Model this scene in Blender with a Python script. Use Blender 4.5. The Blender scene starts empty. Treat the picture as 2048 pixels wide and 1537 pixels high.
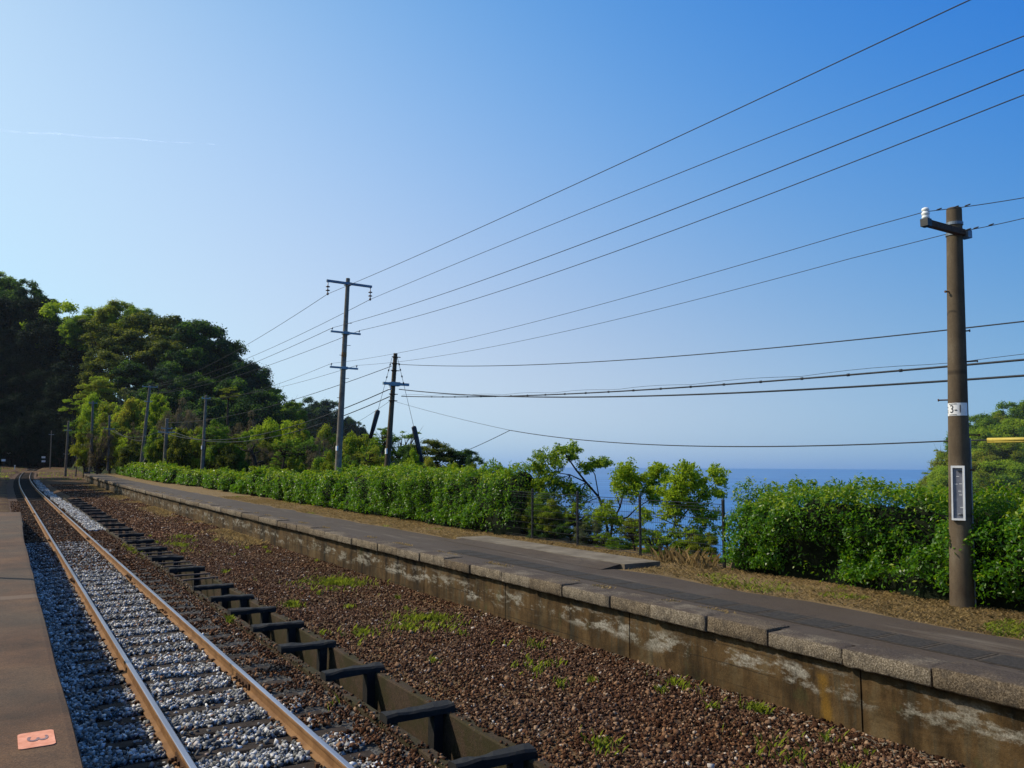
import bpy, math, random
import numpy as np
from mathutils import Vector, Matrix

S = bpy.context.scene
COL = S.collection
rng = np.random.default_rng(7)
random.seed(7)

# ---------------------------------------------------------------- camera
F = 1560.0; CX = 1024.0; CY = 768.5; HC = 2.59
PITCH = math.radians(6.0558); ROLL = 0.006; PSI = math.radians(33.0322)
_f0 = np.array([math.sin(PSI), math.cos(PSI), 0]); _r0 = np.array([math.cos(PSI), -math.sin(PSI), 0]); _z = np.array([0, 0, 1.0])
CF = math.cos(PITCH)*_f0 + math.sin(PITCH)*_z
_u0 = -math.sin(PITCH)*_f0 + math.cos(PITCH)*_z
CR = math.cos(ROLL)*_r0 + math.sin(ROLL)*_u0
CU = math.cos(ROLL)*_u0 - math.sin(ROLL)*_r0
cd = bpy.data.cameras.new('camera'); cam = bpy.data.objects.new('camera', cd); COL.objects.link(cam)
m = Matrix.Identity(4)
for i in range(3):
    m[i][0] = CR[i]; m[i][1] = CU[i]; m[i][2] = -CF[i]
m[2][3] = HC
cam.matrix_world = m
cd.sensor_fit = 'HORIZONTAL'; cd.sensor_width = 36.0; cd.lens = F/2048*36.0
cd.clip_start = 0.1; cd.clip_end = 60000
S.camera = cam

# ---------------------------------------------------------------- light
SUN_AZ = math.radians(-48); SUN_EL = math.radians(42)
sv = Vector((math.sin(SUN_AZ)*math.cos(SUN_EL), math.cos(SUN_AZ)*math.cos(SUN_EL), math.sin(SUN_EL)))
sd = bpy.data.lights.new('sun', 'SUN'); so = bpy.data.objects.new('sun', sd); COL.objects.link(so)
sd.energy = 3.7; sd.angle = math.radians(0.5); sd.color = (1.0, 0.90, 0.73)
so.rotation_euler = sv.to_track_quat('Z', 'Y').to_euler()
W = bpy.data.worlds.new('World'); S.world = W; W.use_nodes = True
wn = W.node_tree.nodes; wl = W.node_tree.links
sky = wn.new('ShaderNodeTexSky'); sky.sky_type = 'NISHITA'; sky.sun_disc = False
sky.sun_elevation = SUN_EL; sky.sun_rotation = SUN_AZ
sky.air_density = 1.0; sky.dust_density = 0.5; sky.ozone_density = 3.0; sky.altitude = 0
bg = wn['Background']; bg.inputs['Strength'].default_value = 0.10
# clear sea air: the modelled sky is tinted smoothly, bluer and deeper away from the sun, paler round it
EXPO = 0.30
HAZE = 0.00007
TINT = [(0.3212, -0.0347, -0.14), (0.8445, 0.6764, 0.4468), (-3.2401, -1.207, -0.7084), (1.2377, 2.4712, 2.8942), (9.1832, 2.3054, -0.2775), (-9.4462, -4.3855, -2.1508), (-0.9527, -0.0087, 0.9327)]
def wmath(op, a, b=0.0, c=0.0):
    k = wn.new('ShaderNodeMath'); k.operation = op
    for i, v in enumerate((a, b, c)):
        if isinstance(v, bpy.types.NodeSocket): wl.new(v, k.inputs[i])
        else: k.inputs[i].default_value = v
    return k.outputs[0]
tc = wn.new('ShaderNodeTexCoord'); sx = wn.new('ShaderNodeSeparateXYZ'); wl.new(tc.outputs['Generated'], sx.inputs[0])
dt = wn.new('ShaderNodeVectorMath'); dt.operation = 'DOT_PRODUCT'; wl.new(tc.outputs['Generated'], dt.inputs[0]); dt.inputs[1].default_value = sv
tt_ = wmath('MAXIMUM', dt.outputs['Value'], -.3); zz_ = wmath('MINIMUM', wmath('MAXIMUM', sx.outputs[2], 0.0), .55)
feats = [1.0, tt_, wmath('MULTIPLY', tt_, tt_), zz_, wmath('MULTIPLY', tt_, zz_), wmath('MULTIPLY', zz_, zz_), wmath('EXPONENT', wmath('MULTIPLY', zz_, -1/.06))]
cb = wn.new('ShaderNodeCombineXYZ')
for ch in range(3):
    acc = TINT[0][ch]
    for k_ in range(1, 7): acc = wmath('MULTIPLY_ADD', feats[k_], TINT[k_][ch], acc)
    wl.new(wmath('EXPONENT', acc), cb.inputs[ch])
ml = wn.new('ShaderNodeVectorMath'); ml.operation = 'MULTIPLY'; wl.new(sky.outputs[0], ml.inputs[0]); wl.new(cb.outputs[0], ml.inputs[1])
sc_ = wn.new('ShaderNodeVectorMath'); sc_.operation = 'SCALE'; sc_.inputs['Scale'].default_value = 1/2**EXPO; wl.new(ml.outputs[0], sc_.inputs[0])
wl.new(sc_.outputs[0], bg.inputs['Color'])
S.view_settings.view_transform = 'Standard'; S.view_settings.look = 'None'
S.view_settings.exposure = EXPO; S.view_settings.gamma = 1.0

# ---------------------------------------------------------------- pixel geometry of the measured place
def g(Y):
    return .005*Y + (1.3e-5*Y*Y if Y > 0 else 0)
def gv(Y):
    return .005*Y + 1.3e-5*np.maximum(Y, 0)**2
def ray(x, y):
    return (x-CX)/F*CR + (CY-y)/F*CU + CF
def at(x, y, depth):
    p = ray(x, y)*depth; return Vector((p[0], p[1], p[2]+HC))
def onx(x, y, X):
    d = ray(x, y); p = d*(X/d[0]); return Vector((p[0], p[1], p[2]+HC))
def xo(Y):          # sideways drift of the far platform
    return 0.0 if Y < 45 else 1.2*((Y-45)/66)**2
def xt(Y):          # track centre line
    return 2.09 if Y < 70 else 2.09 + 5.0*((Y-70)/150)**2
TUNNEL_Y = 222.0

# ---------------------------------------------------------------- mesh helpers
class MB:
    def __init__(s): s.v = []; s.f = []; s.n = 0; s.mi = []
    def add(s, v, f, mi=0):
        v = np.asarray(v, float).reshape(-1, 3)
        for q in f: s.f.append(tuple(int(i)+s.n for i in q)); s.mi.append(mi)
        s.v.append(v); s.n += len(v)
    def box(s, x0, x1, y0, y1, z0, z1, mi=0, M=None):
        v = np.array([[x, y, z] for z in (z0, z1) for y in (y0, y1) for x in (x0, x1)])
        if M is not None: v = np.array([list(M @ Vector(p)) for p in v])
        s.add(v, [(0, 2, 3, 1), (4, 5, 7, 6), (0, 1, 5, 4), (2, 6, 7, 3), (0, 4, 6, 2), (1, 3, 7, 5)], mi)
    def tube(s, pts, r, n=8, cap=True, mi=0):
        pts = [Vector(p) for p in pts]; k = len(pts)
        rr = r if hasattr(r, '__len__') else [r]*k
        vs = []
        for i, p in enumerate(pts):
            t = (pts[min(i+1, k-1)]-pts[max(i-1, 0)]).normalized()
            a = t.cross(Vector((0, 0, 1)))
            if a.length < 0.05: a = Vector((1, 0, 0)) - t*t.x
            a.normalize(); b = t.cross(a)
            for j in range(n):
                w = 2*math.pi*j/n
                vs.append(p + (a*math.cos(w)+b*math.sin(w))*rr[i])
        fs = [(i*n+j, i*n+(j+1) % n, (i+1)*n+(j+1) % n, (i+1)*n+j) for i in range(k-1) for j in range(n)]
        if cap: fs += [tuple(range(n-1, -1, -1)), tuple((k-1)*n+j for j in range(n))]
        s.add([list(v) for v in vs], fs, mi)
    def lathe(s, base, axis, prof, n=12, mi=0):   # prof: (dist along axis, radius)
        base = Vector(base); axis = Vector(axis).normalized()
        s.tube([base+axis*d for d, _ in prof], [max(r, 1e-4) for _, r in prof], n, True, mi)
    def build(s, name, mat, parent=None, smooth=False):
        return mesh_obj(name, np.concatenate(s.v), s.f, mat, parent, smooth, s.mi)
def mesh_data(name, v, f, mats, smooth=False, mi=None):
    me = bpy.data.meshes.new(name)
    v = np.asarray(v, np.float32)
    if isinstance(f, np.ndarray):
        k = f.shape[1]; nf = len(f)
        me.vertices.add(len(v)); me.vertices.foreach_set('co', v.ravel())
        me.loops.add(nf*k); me.loops.foreach_set('vertex_index', f.astype(np.int32).ravel())
        me.polygons.add(nf); me.polygons.foreach_set('loop_start', np.arange(0, nf*k, k, dtype=np.int32))
        me.polygons.foreach_set('loop_total', np.full(nf, k, np.int32))
        me.update(calc_edges=True)
    else:
        me.from_pydata(v.tolist(), [], f); me.update()
    for mm in (mats if isinstance(mats, (list, tuple)) else [mats]): me.materials.append(mm)
    if smooth: me.polygons.foreach_set('use_smooth', np.ones(len(me.polygons), bool))
    if mi is not None and any(mi): me.polygons.foreach_set('material_index', np.array(mi, np.int32))
    return me
def link(name, me, parent=None):
    o = bpy.data.objects.new(name, me); COL.objects.link(o)
    if parent is not None: o.parent = parent
    return o
def mesh_obj(name, v, f, mat, parent=None, smooth=False, mi=None):
    return link(name, mesh_data(name, v, f, mat, smooth, mi), parent)
def smooth_angle(o, ang=40):
    me = o.data
    me.polygons.foreach_set('use_smooth', np.ones(len(me.polygons), bool))
    me.set_sharp_from_angle(angle=math.radians(ang))
def empty(name, loc=(0, 0, 0)):
    o = bpy.data.objects.new(name, None); COL.objects.link(o); o.location = loc; o.empty_display_size = .2
    return o
def tag(o, label=None, cat=None, group=None, kind=None):
    if label: o['label'] = label
    if cat: o['category'] = cat
    if group: o['group'] = group
    if kind: o['kind'] = kind
    return o
def rel(o, root):                    # o was built in world coordinates: keep it there under root
    o.parent = root
    o.location = -Vector(root.location); return o
def vnoise(p, scale, seed=0, oct=3): # cheap smooth pseudo noise, about -1..1
    r = np.random.default_rng(seed); p = np.asarray(p)*scale; out = np.zeros(len(p)); a = 1.0; tot = 0
    for o in range(oct):
        for k in range(4):
            d = r.normal(size=3); d /= np.linalg.norm(d)
            out += a*np.sin(p@d*(2**o)*2.2 + r.uniform(0, 6.28))*.5
        tot += a; a *= .55
    return out/tot

# ---------------------------------------------------------------- material helpers
class NT:
    def __init__(s, name):
        s.m = bpy.data.materials.new(name); s.m.use_nodes = True
        s.t = s.m.node_tree; s.n = s.t.nodes; s.l = s.t.links
        s.b = s.n['Principled BSDF']; s.out = s.n['Material Output']
        s.co = s.n.new('ShaderNodeTexCoord').outputs['Object']
    def world(s):
        s.co = s.n.new('ShaderNodeNewGeometry').outputs['Position']; return s
    def mapped(s, sc, rot=(0, 0, 0)):
        k = s.n.new('ShaderNodeMapping'); s.l.new(s.co, k.inputs[0]); k.inputs['Scale'].default_value = sc
        k.inputs['Rotation'].default_value = rot
        return k.outputs[0]
    def noise(s, scale, detail=5, rough=.6, co=None, dist=0):
        k = s.n.new('ShaderNodeTexNoise'); k.inputs['Scale'].default_value = scale
        k.inputs['Detail'].default_value = detail; k.inputs['Roughness'].default_value = rough
        k.inputs['Distortion'].default_value = dist
        s.l.new(co if co is not None else s.co, k.inputs['Vector']); return k.outputs['Fac']
    def vor(s, scale, co=None, feature='F1', out='Distance'):
        k = s.n.new('ShaderNodeTexVoronoi'); k.feature = feature; k.inputs['Scale'].default_value = scale
        s.l.new(co if co is not None else s.co, k.inputs['Vector']); return k.outputs[out]
    def ramp(s, fac, stops, interp='LINEAR'):
        k = s.n.new('ShaderNodeValToRGB'); s.l.new(fac, k.inputs[0]); k.color_ramp.interpolation = interp
        e = k.color_ramp.elements
        while len(e) < len(stops): e.new(.5)
        for i, (p, c) in enumerate(stops):
            e[i].position = p; c = (c, c, c) if not hasattr(c, '__len__') else c
            e[i].color = (*c, 1)
        return k.outputs[0]
    def mix(s, fac, a, b, mode='MIX'):
        k = s.n.new('ShaderNodeMix'); k.data_type = 'RGBA'; k.blend_type = mode
        for sock, v in ((k.inputs[0], fac), (k.inputs[6], a), (k.inputs[7], b)):
            if isinstance(v, bpy.types.NodeSocket): s.l.new(v, sock)
            elif hasattr(v, '__len__'): sock.default_value = (*v, 1)
            else: sock.default_value = v
        return k.outputs[2]
    def math(s, op, a, b=0.0):
        k = s.n.new('ShaderNodeMath'); k.operation = op
        for i, v in enumerate((a, b)):
            if isinstance(v, bpy.types.NodeSocket): s.l.new(v, k.inputs[i])
            else: k.inputs[i].default_value = v
        return k.outputs[0]
    def sep(s, co=None):
        k = s.n.new('ShaderNodeSeparateXYZ'); s.l.new(co if co is not None else s.co, k.inputs[0]); return k.outputs
    def island(s):
        return s.n.new('ShaderNodeNewGeometry').outputs['Random Per Island']
    def objrand(s):
        return s.n.new('ShaderNodeObjectInfo').outputs['Random']
    def bump(s, h, strength=.4, dist=.01):
        k = s.n.new('ShaderNodeBump'); k.inputs['Strength'].default_value = strength; k.inputs['Distance'].default_value = dist
        s.l.new(h, k.inputs['Height']); s.l.new(k.outputs[0], s.b.inputs['Normal']); return k
    def fin(s, col=None, rough=.8, spec=.3, metal=0):
        if isinstance(col, bpy.types.NodeSocket): s.l.new(col, s.b.inputs['Base Color'])
        elif col is not None: s.b.inputs['Base Color'].default_value = (*col, 1)
        if isinstance(rough, bpy.types.NodeSocket): s.l.new(rough, s.b.inputs['Roughness'])
        else: s.b.inputs['Roughness'].default_value = rough
        s.b.inputs['Specular IOR Level'].default_value = spec; s.b.inputs['Metallic'].default_value = metal
        return s.m
M = {}
def simple(name, c1, c2, scale=6, rough=.8, bump=.3, bd=.01, spec=.3, metal=0, detail=6):
    t = NT(name); f = t.noise(scale, detail)
    col = t.ramp(f, [(.3, c1), (.7, c2)])
    if bump: t.bump(t.noise(scale*5, 5), bump, bd)
    M[name] = t.fin(col, rough, spec, metal); return M[name]
def leafmat(name, c1, c2, rough=.45, spec=.35, trans=.35, tcol=None, objvar=True):
    t = NT(name); r = t.island()
    f = r
    if objvar: f = t.math('ADD', t.math('MULTIPLY', r, .7), t.math('MULTIPLY', t.objrand(), .3))
    col = t.ramp(f, [(.1, c1), (.9, c2)])
    t.fin(col, rough, spec)
    tr = t.n.new('ShaderNodeBsdfTranslucent')
    t.l.new(t.mix(.6, col, tcol if tcol else [min(1, c*1.9) for c in c2]), tr.inputs['Color'])
    mx = t.n.new('ShaderNodeMixShader'); mx.inputs[0].default_value = trans
    t.l.new(t.b.outputs[0], mx.inputs[1]); t.l.new(tr.outputs[0], mx.inputs[2]); t.l.new(mx.outputs[0], t.out.inputs['Surface'])
    M[name] = t.m; return t.m

# stone, gravel, asphalt ...
t = NT('white_ballast'); r = t.island()
col = t.ramp(r, [(0, (.05, .05, .05)), (.34, (.17, .17, .165)), (.66, (.38, .37, .355)), (.93, (.82, .80, .77)), (.96, (.2, .10, .06)), (1, (.26, .14, .07))])
t.bump(t.noise(60, 4), .4, .01); M['white_ballast'] = t.fin(t.mix(.5, col, t.ramp(t.noise(40, 4), [(.3, .6), (.7, 1)]), 'MULTIPLY'), .75, .35)
t = NT('brown_ballast'); r = t.island()
col = t.ramp(r, [(0, (.018, .008, .004)), (.35, (.052, .025, .015)), (.7, (.112, .058, .034)), (.9, (.25, .155, .095)), (.975, (.30, .21, .14)), (1, (.5, .45, .4))])
t.world(); big = t.noise(.9, 4, .6)
col = t.mix(t.ramp(big, [(.4, 0), (.65, .8)]), col, t.mix(.75, col, (.9, .66, .42), 'MULTIPLY')); col = t.mix(t.ramp(big, [(.30, .75), (.45, 0)]), col, t.mix(1, col, (.5, .44, .42), 'MULTIPLY'))
t.bump(t.noise(60, 4), .6, .012); M['brown_ballast'] = t.fin(col, .97, .08)
t = NT('gravel_ground').world()
n1 = t.noise(.35, 5); n2 = t.noise(14, 6, .7); v = t.vor(22)
c = t.ramp(n2, [(.25, (.022, .012, .008)), (.55, (.085, .044, .027)), (.8, (.18, .11, .07))])
c = t.mix(t.ramp(n1, [(.42, 0), (.62, 1)]), c, t.ramp(n2, [(.25, (.06, .038, .017)), (.6, (.16, .10, .045)), (.85, (.30, .205, .10))]))
t.bump(t.math('ADD', v, n2), .8, .04); M['gravel_ground'] = t.fin(c, .95, .15)
t = NT('track_bed').world()
sy = t.sep(); n2 = t.noise(18, 6, .7); v = t.vor(20); n1 = t.noise(.5, 4)
ca = t.ramp(n2, [(.25, (.03, .028, .026)), (.55, (.10, .095, .09)), (.8, (.3, .29, .28))])
cb = t.ramp(n2, [(.25, (.03, .02, .015)), (.55, (.10, .062, .044)), (.8, (.2, .13, .09))])
far = t.math('ADD', t.math('MULTIPLY', t.math('SUBTRACT', sy[1], 22.0), .12), t.math('MULTIPLY', t.math('SUBTRACT', n1, .5), 2.5))
cl = t.n.new('ShaderNodeClamp'); t.l.new(far, cl.inputs[0])
t.bump(t.math('ADD', v, n2), .9, .04); M['track_bed'] = t.fin(t.mix(cl.outputs[0], ca, cb), .95, .15)
t = NT('asphalt').world()
n1 = t.noise(.8, 5, .6); n2 = t.noise(60, 4, .8); st = t.noise(1, 6, .65, t.mapped((3.5, .35, 1)))
c = t.ramp(n2, [(.3, (.026, .017, .010)), (.7, (.086, .058, .036))])
c = t.mix(t.ramp(n1, [(.4, 0), (.7, .6)]), c, (.075, .058, .045))
c = t.mix(t.ramp(st, [(.55, 0), (.72, .55)]), c, (.16, .13, .098))
c = t.mix(t.ramp(t.noise(4, 6, .72), [(.55, 0), (.68, .6)]), c, (.022, .016, .012))
ck = t.ramp(t.vor(.55, t.mapped((1.6, .6, 1)), 'DISTANCE_TO_EDGE'), [(0, 1), (.010, 0)])
c = t.mix(t.math('MULTIPLY', ck, t.ramp(t.noise(.9, 3), [(.48, 0), (.6, .8)])), c, (.012, .009, .007))
t.bump(n2, .5, .006); M['asphalt'] = t.fin(c, .85, .35)
t = NT('rusty_asphalt').world()
n1 = t.noise(1.3, 6, .65); n2 = t.noise(70, 4, .8); n3 = t.noise(.5, 3)
c = t.ramp(n1, [(.28, (.05, .026, .013)), (.5, (.125, .062, .030)), (.72, (.20, .105, .047))])
c = t.mix(t.ramp(n3, [(.4, 0), (.65, .7)]), c, (.078, .062, .042))
c = t.mix(.85, c, t.ramp(n2, [(.3, .25), (.68, 1.15)]), 'MULTIPLY')
c = t.mix(t.ramp(t.noise(9, 6, .7), [(.55, 0), (.7, .55)]), c, (.035, .024, .016))
ck = t.ramp(t.vor(.7, t.mapped((1, .8, 1)), 'DISTANCE_TO_EDGE'), [(0, 1), (.008, 0)])
c = t.mix(t.math('MULTIPLY', ck, t.ramp(t.noise(1.1, 3), [(.5, 0), (.62, .7)])), c, (.015, .01, .007))
yy_ = t.sep()[1]; bd = t.math('ADD', yy_, t.math('MULTIPLY', n1, .25))
c = t.mix(t.ramp(t.math('ABSOLUTE', t.math('SUBTRACT', bd, 11.0)), [(.10, .55), (.16, 0)]), c, (.17, .12, .085))
c = t.mix(t.ramp(t.math('ABSOLUTE', t.math('SUBTRACT', yy_, 16.6)), [(.012, .8), (.02, 0)]), c, (.012, .008, .006))
sp = t.ramp(t.noise(130, 2), [(.66, 0), (.74, .5)])
c = t.mix(sp, c, (.3, .22, .16))
t.bump(n2, .6, .006); M['rusty_asphalt'] = t.fin(c, .85, .3)
t = NT('coping_concrete').world()
n1 = t.noise(7, 6, .7); n2 = t.noise(55, 5, .75); v = t.noise(22, 4, .7); z = t.n.new('ShaderNodeNewGeometry')
nz = t.sep(z.outputs['Normal'])[2]
c = t.ramp(t.math('ADD', t.math('MULTIPLY', n2, .6), t.math('MULTIPLY', t.noise(190, 3, .7), .4)), [(.38, (.045, .034, .024)), (.49, (.155, .122, .084)), (.60, (.40, .34, .265))])
c = t.mix(1, c, t.ramp(t.objrand(), [(0, (.62, .56, .50)), (.5, (.9, .86, .8)), (1, (1.0, 1.0, 1.0))]), 'MULTIPLY')
c = t.mix(t.ramp(n1, [(.48, 0), (.66, .75)]), c, (.06, .048, .038))
top = t.mix(t.ramp(t.noise(2.2, 4), [(.42, 0), (.62, .85)]), t.ramp(n2, [(.3, (.030, .022, .018)), (.75, (.13, .10, .08))]), c)
c = t.mix(t.ramp(nz, [(.5, 0), (.9, 1)]), c, top)
t.bump(t.math('ADD', n2, v), .8, .02); M['coping_concrete'] = t.fin(c, .92, .2)
t = NT('stained_wall').world()
s1 = t.noise(1, 7, .65, t.mapped((1, 2.6, .7))); s2 = t.noise(1, 6, .7, t.mapped((1, 7, .9))); n3 = t.noise(40, 5, .75)
zz = t.sep()
c = t.ramp(s1, [(.32, (.010, .006, .003)), (.42, (.048, .028, .010)), (.55, (.105, .062, .024)), (.66, (.13, .092, .046)), (.78, (.19, .16, .11))])
c = t.mix(t.ramp(s2, [(.52, 0), (.68, .7)]), c, (.055, .052, .035))
n4 = t.noise(1, 6, .72, t.mapped((1, 2.4, 6))); band = t.noise(1, 3, .5, t.mapped((1, .5, .2)))
hz = t.math('SUBTRACT', zz[2], t.math('MULTIPLY', zz[1], .0055))           # height above the gravel
bandz = t.ramp(t.math('ADD', hz, t.math('MULTIPLY', t.math('SUBTRACT', band, .5), .5)), [(.05, 0), (.15, 1), (.30, 1), (.42, 0)])
lich = t.math('MULTIPLY', t.ramp(n4, [(.50, 0), (.60, 1)]), bandz)
c = t.mix(t.math('MULTIPLY', lich, .85), c, t.ramp(n3, [(.3, (.17, .15, .115)), (.7, (.46, .43, .37))]))
c = t.mix(t.ramp(t.noise(1, 5, .7, t.mapped((1, 1.7, 1.0))), [(.6, 0), (.72, .75)]), c, (.05, .058, .02))
ln = t.n.new('ShaderNodeTexWave'); ln.wave_type = 'BANDS'; ln.bands_direction = 'Z'; ln.inputs['Scale'].default_value = 1.45
ln.inputs['Distortion'].default_value = .6; ln.inputs['Detail'].default_value = 4; ln.inputs['Detail Scale'].default_value = 1.2; t.l.new(t.co, ln.inputs[0])
line = t.ramp(ln.outputs['Fac'], [(0, 1), (.018, 0)])
c = t.mix(t.math('MULTIPLY', t.math('MULTIPLY', line, t.ramp(t.noise(1, 3, .5, t.mapped((1, .6, 1))), [(.45, 0), (.6, 1)])), .8), c, (.012, .01, .007))
rs = t.math('MULTIPLY', t.ramp(t.math('ABSOLUTE', t.math('SUBTRACT', t.math('ADD', zz[1], t.math('MULTIPLY', t.noise(1, 5, .7, t.mapped((1, 5, 3))), .34)), 5.60)), [(.02, 1), (.10, 0)]), t.ramp(hz, [(.33, 1), (.38, 0)]))
c = t.mix(t.math('MULTIPLY', rs, .8), c, (.20, .105, .012))
c = t.mix(t.ramp(t.noise(1, 7, .7, t.mapped((1, .9, 1.6)), .6), [(.45, 0), (.62, .75)]), c, t.mix(1, c, (.36, .34, .26), 'MULTIPLY'))
c = t.mix(.5, c, t.ramp(n3, [(.3, .35), (.7, 1.25)]), 'MULTIPLY')
t.bump(t.math('ADD', n3, s2), .6, .012); M['stained_wall'] = t.fin(c, .9, .2)
t = NT('trough_concrete').world()
n1 = t.noise(3, 6, .7); n2 = t.noise(45, 5, .75)
c = t.ramp(n2, [(.3, (.020, .013, .008)), (.7, (.085, .055, .034))])
c = t.mix(t.ramp(n1, [(.42, 0), (.58, .85)]), c, (.030, .026, .008))
t.bump(n2, .7, .012); M['trough_concrete'] = t.fin(c, .92, .2)
simple('slab_concrete', (.10, .08, .058), (.21, .175, .13), 3, .9, .3, .006, .2)
t = NT('pole_concrete').world(); n1 = t.noise(3, 6, .65, t.mapped((1, 1, .5))); n2 = t.noise(70, 4, .8); n3 = t.noise(1, 5, .7, t.mapped((6, 6, .8)))
c = t.ramp(n1, [(.3, (.075, .052, .034)), (.55, (.125, .092, .06)), (.75, (.185, .148, .105))])
c = t.mix(t.ramp(n3, [(.55, 0), (.72, .6)]), c, (.05, .036, .024)); c = t.mix(.6, c, t.ramp(n2, [(.3, .5), (.7, 1.15)]), 'MULTIPLY')
wv = t.n.new('ShaderNodeTexWave'); wv.bands_direction = 'Z'; wv.inputs['Scale'].default_value = .16; wv.inputs['Distortion'].default_value = .02; t.l.new(t.co, wv.inputs[0])
c = t.mix(t.ramp(wv.outputs['Fac'], [(0, .6), (.0006, 0)]), c, (.03, .022, .016))
t.bump(n2, .5, .006); M['pole_concrete'] = t.fin(c, .88, .2)
simple('pole_wood_grey', (.12, .10, .085), (.24, .21, .17), 4, .85, .3, .006, .2)
simple('sleeper_wood', (.012, .009, .007), (.05, .034, .024), 9, .85, .6, .012, .2)
simple('beam_wood', (.006, .006, .006), (.018, .016, .014), 8, .75, .5, .01, .3)
simple('old_strip', (.05, .033, .027), (.13, .09, .07), 8, .8, .4, .008, .25)
simple('rail_rust', (.13, .062, .024), (.27, .145, .060), 3.5, .8, .35, .004, .25)
simple('dark_rust', (.05, .026, .014), (.12, .06, .03), 20, .85, .4, .004, .2)
t = NT('rail_shine'); t.bump(t.noise(80, 3, .6), .06, .002)
M['rail_shine'] = t.fin(t.ramp(t.noise(1, 4, .5, t.mapped((9, .4, 1))), [(.3, (.32, .29, .31)), (.7, (.5, .48, .52))]), .32, .5, .85)
simple('arm_steel', (.10, .12, .15), (.22, .25, .29), 6, .5, .1, .003, .5, .4)
simple('blue_steel', (.15, .20, .23), (.24, .31, .35), 6, .5, .1, .003, .5, .3)
simple('dark_steel', (.012, .012, .014), (.035, .035, .038), 8, .5, .15, .003, .5, .3)
simple('wire_black', (.010, .012, .018), (.022, .026, .034), 3, .6, 0, 0, .3)
simple('sleeve_black', (.010, .008, .010), (.030, .024, .026), 3, .45, .1, .004, .4)
simple('porcelain', (.78, .78, .76), (.86, .86, .84), 8, .25, 0, 0, .5)
simple('brown_porcelain', (.10, .05, .04), (.2, .12, .1), 8, .3, 0, 0, .5)
simple('white_plate', (.66, .65, .66), (.80, .79, .78), 10, .6, .08, .003, .3)
simple('letter_dark', (.03, .03, .035), (.07, .07, .075), 30, .7, 0, 0, .2)
simple('grey_panel', (.12, .125, .16), (.20, .205, .24), 14, .5, .1, .003, .4)
simple('yellow_guard', (.40, .30, .05), (.62, .47, .10), 9, .6, .25, .006, .3)
simple('pink_paint', (.58, .22, .13), (.80, .36, .24), 16, .8, .3, .003, .2)
simple('paint_grey', (.16, .10, .11), (.30, .2, .2), 30, .8, 0, 0, .2)
simple('tile_dark', (.016, .013, .010), (.052, .043, .034), 26, .85, .4, .006, .3)
simple('tile_mortar', (.03, .024, .019), (.095, .075, .056), 22, .9, .4, .006, .2)
simple('dry_straw', (.30, .19, .06), (.52, .36, .14), 40, .9, 0, 0, .2)
simple('bark', (.018, .013, .010), (.06, .045, .034), 5, .9, .6, .02, .15)
simple('bark_grey', (.07, .058, .045), (.15, .13, .10), 5, .9, .5, .02, .15)
simple('portal_stone', (.02, .022, .022), (.05, .05, .048), 3, .95, .5, .03, .15)
simple('tunnel_dark', (.004, .004, .004), (.012, .012, .012), 3, .95, .3, .03, .1)
simple('blue_box', (.06, .12, .2), (.10, .18, .27), 3, .6, .1, .004, .4)
t = NT('hill_earth').world(); n1 = t.noise(.3, 6); 
M['hill_earth'] = t.fin(t.ramp(n1, [(.3, (.012, .018, .008)), (.6, (.03, .04, .014)), (.8, (.06, .055, .025))]), .95, .1)
t = NT('dry_turf').world()
n1 = t.noise(1.2, 5, .65); n2 = t.noise(45, 5, .8); n3 = t.noise(.6, 3)
c = t.ramp(n2, [(.25, (.085, .055, .026)), (.5, (.20, .135, .065)), (.8, (.37, .265, .14))])
c = t.mix(t.ramp(n1, [(.58, 0), (.74, .6)]), c, t.ramp(n2, [(.3, (.07, .066, .014)), (.7, (.22, .2, .045))]))
c = t.mix(t.ramp(t.noise(1, 4, .6, t.mapped((2.2, .7, 1))), [(.56, 0), (.7, .7)]), c, (.062, .042, .022))
t.bump(n2, .8, .03); M['dry_turf'] = t.fin(c, .95, .1)
t = NT('sea').world()
w1 = t.noise(1, 6, .62, t.mapped((.05, .12, 1), (0, 0, .4))); w2 = t.noise(1, 5, .6, t.mapped((.003, .016, 1), (0, 0, -.55)))
c = t.ramp(w2, [(.34, (.006, .080, .25)), (.5, (.014, .125, .35)), (.64, (.04, .19, .44))])
t.bump(w1, .35, 1.2); M['sea'] = t.fin(c, .38, .22)
# foliage
leafmat('hedge_leaf', (.014, .062, .002), (.075, .185, .004), .38, .28, .38, (.26, .54, .01), False)
leafmat('hedge_tip', (.10, .19, .005), (.26, .33, .012), .42, .3, .42, (.5, .62, .02), False)
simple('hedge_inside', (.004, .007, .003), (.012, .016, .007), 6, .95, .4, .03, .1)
leafmat('dark_leaf', (.006, .024, .012), (.026, .066, .018), .7, .12, .28, (.08, .18, .02))
leafmat('dusk_leaf', (.016, .036, .026), (.045, .080, .042), .7, .12, .25, (.07, .16, .07))
leafmat('brown_dark_leaf', (.010, .030, .010), (.055, .085, .014), .7, .12, .3, (.2, .25, .02))
leafmat('green_leaf', (.030, .080, .010), (.095, .18, .018), .65, .15, .38, (.22, .40, .02))
leafmat('lime_leaf', (.095, .18, .008), (.23, .32, .018), .65, .15, .44, (.5, .68, .02))
leafmat('olive_leaf', (.095, .12, .010), (.23, .25, .022), .65, .15, .42, (.46, .50, .03))
leafmat('yellow_leaf', (.14, .15, .010), (.30, .29, .03), .65, .15, .42, (.6, .56, .04))
leafmat('brown_twig', (.085, .066, .036), (.20, .16, .090), .8, .1, .25, (.28, .22, .1))
leafmat('grey_leaf', (.060, .085, .040), (.16, .18, .10), .65, .15, .3, (.28, .32, .13))
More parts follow.
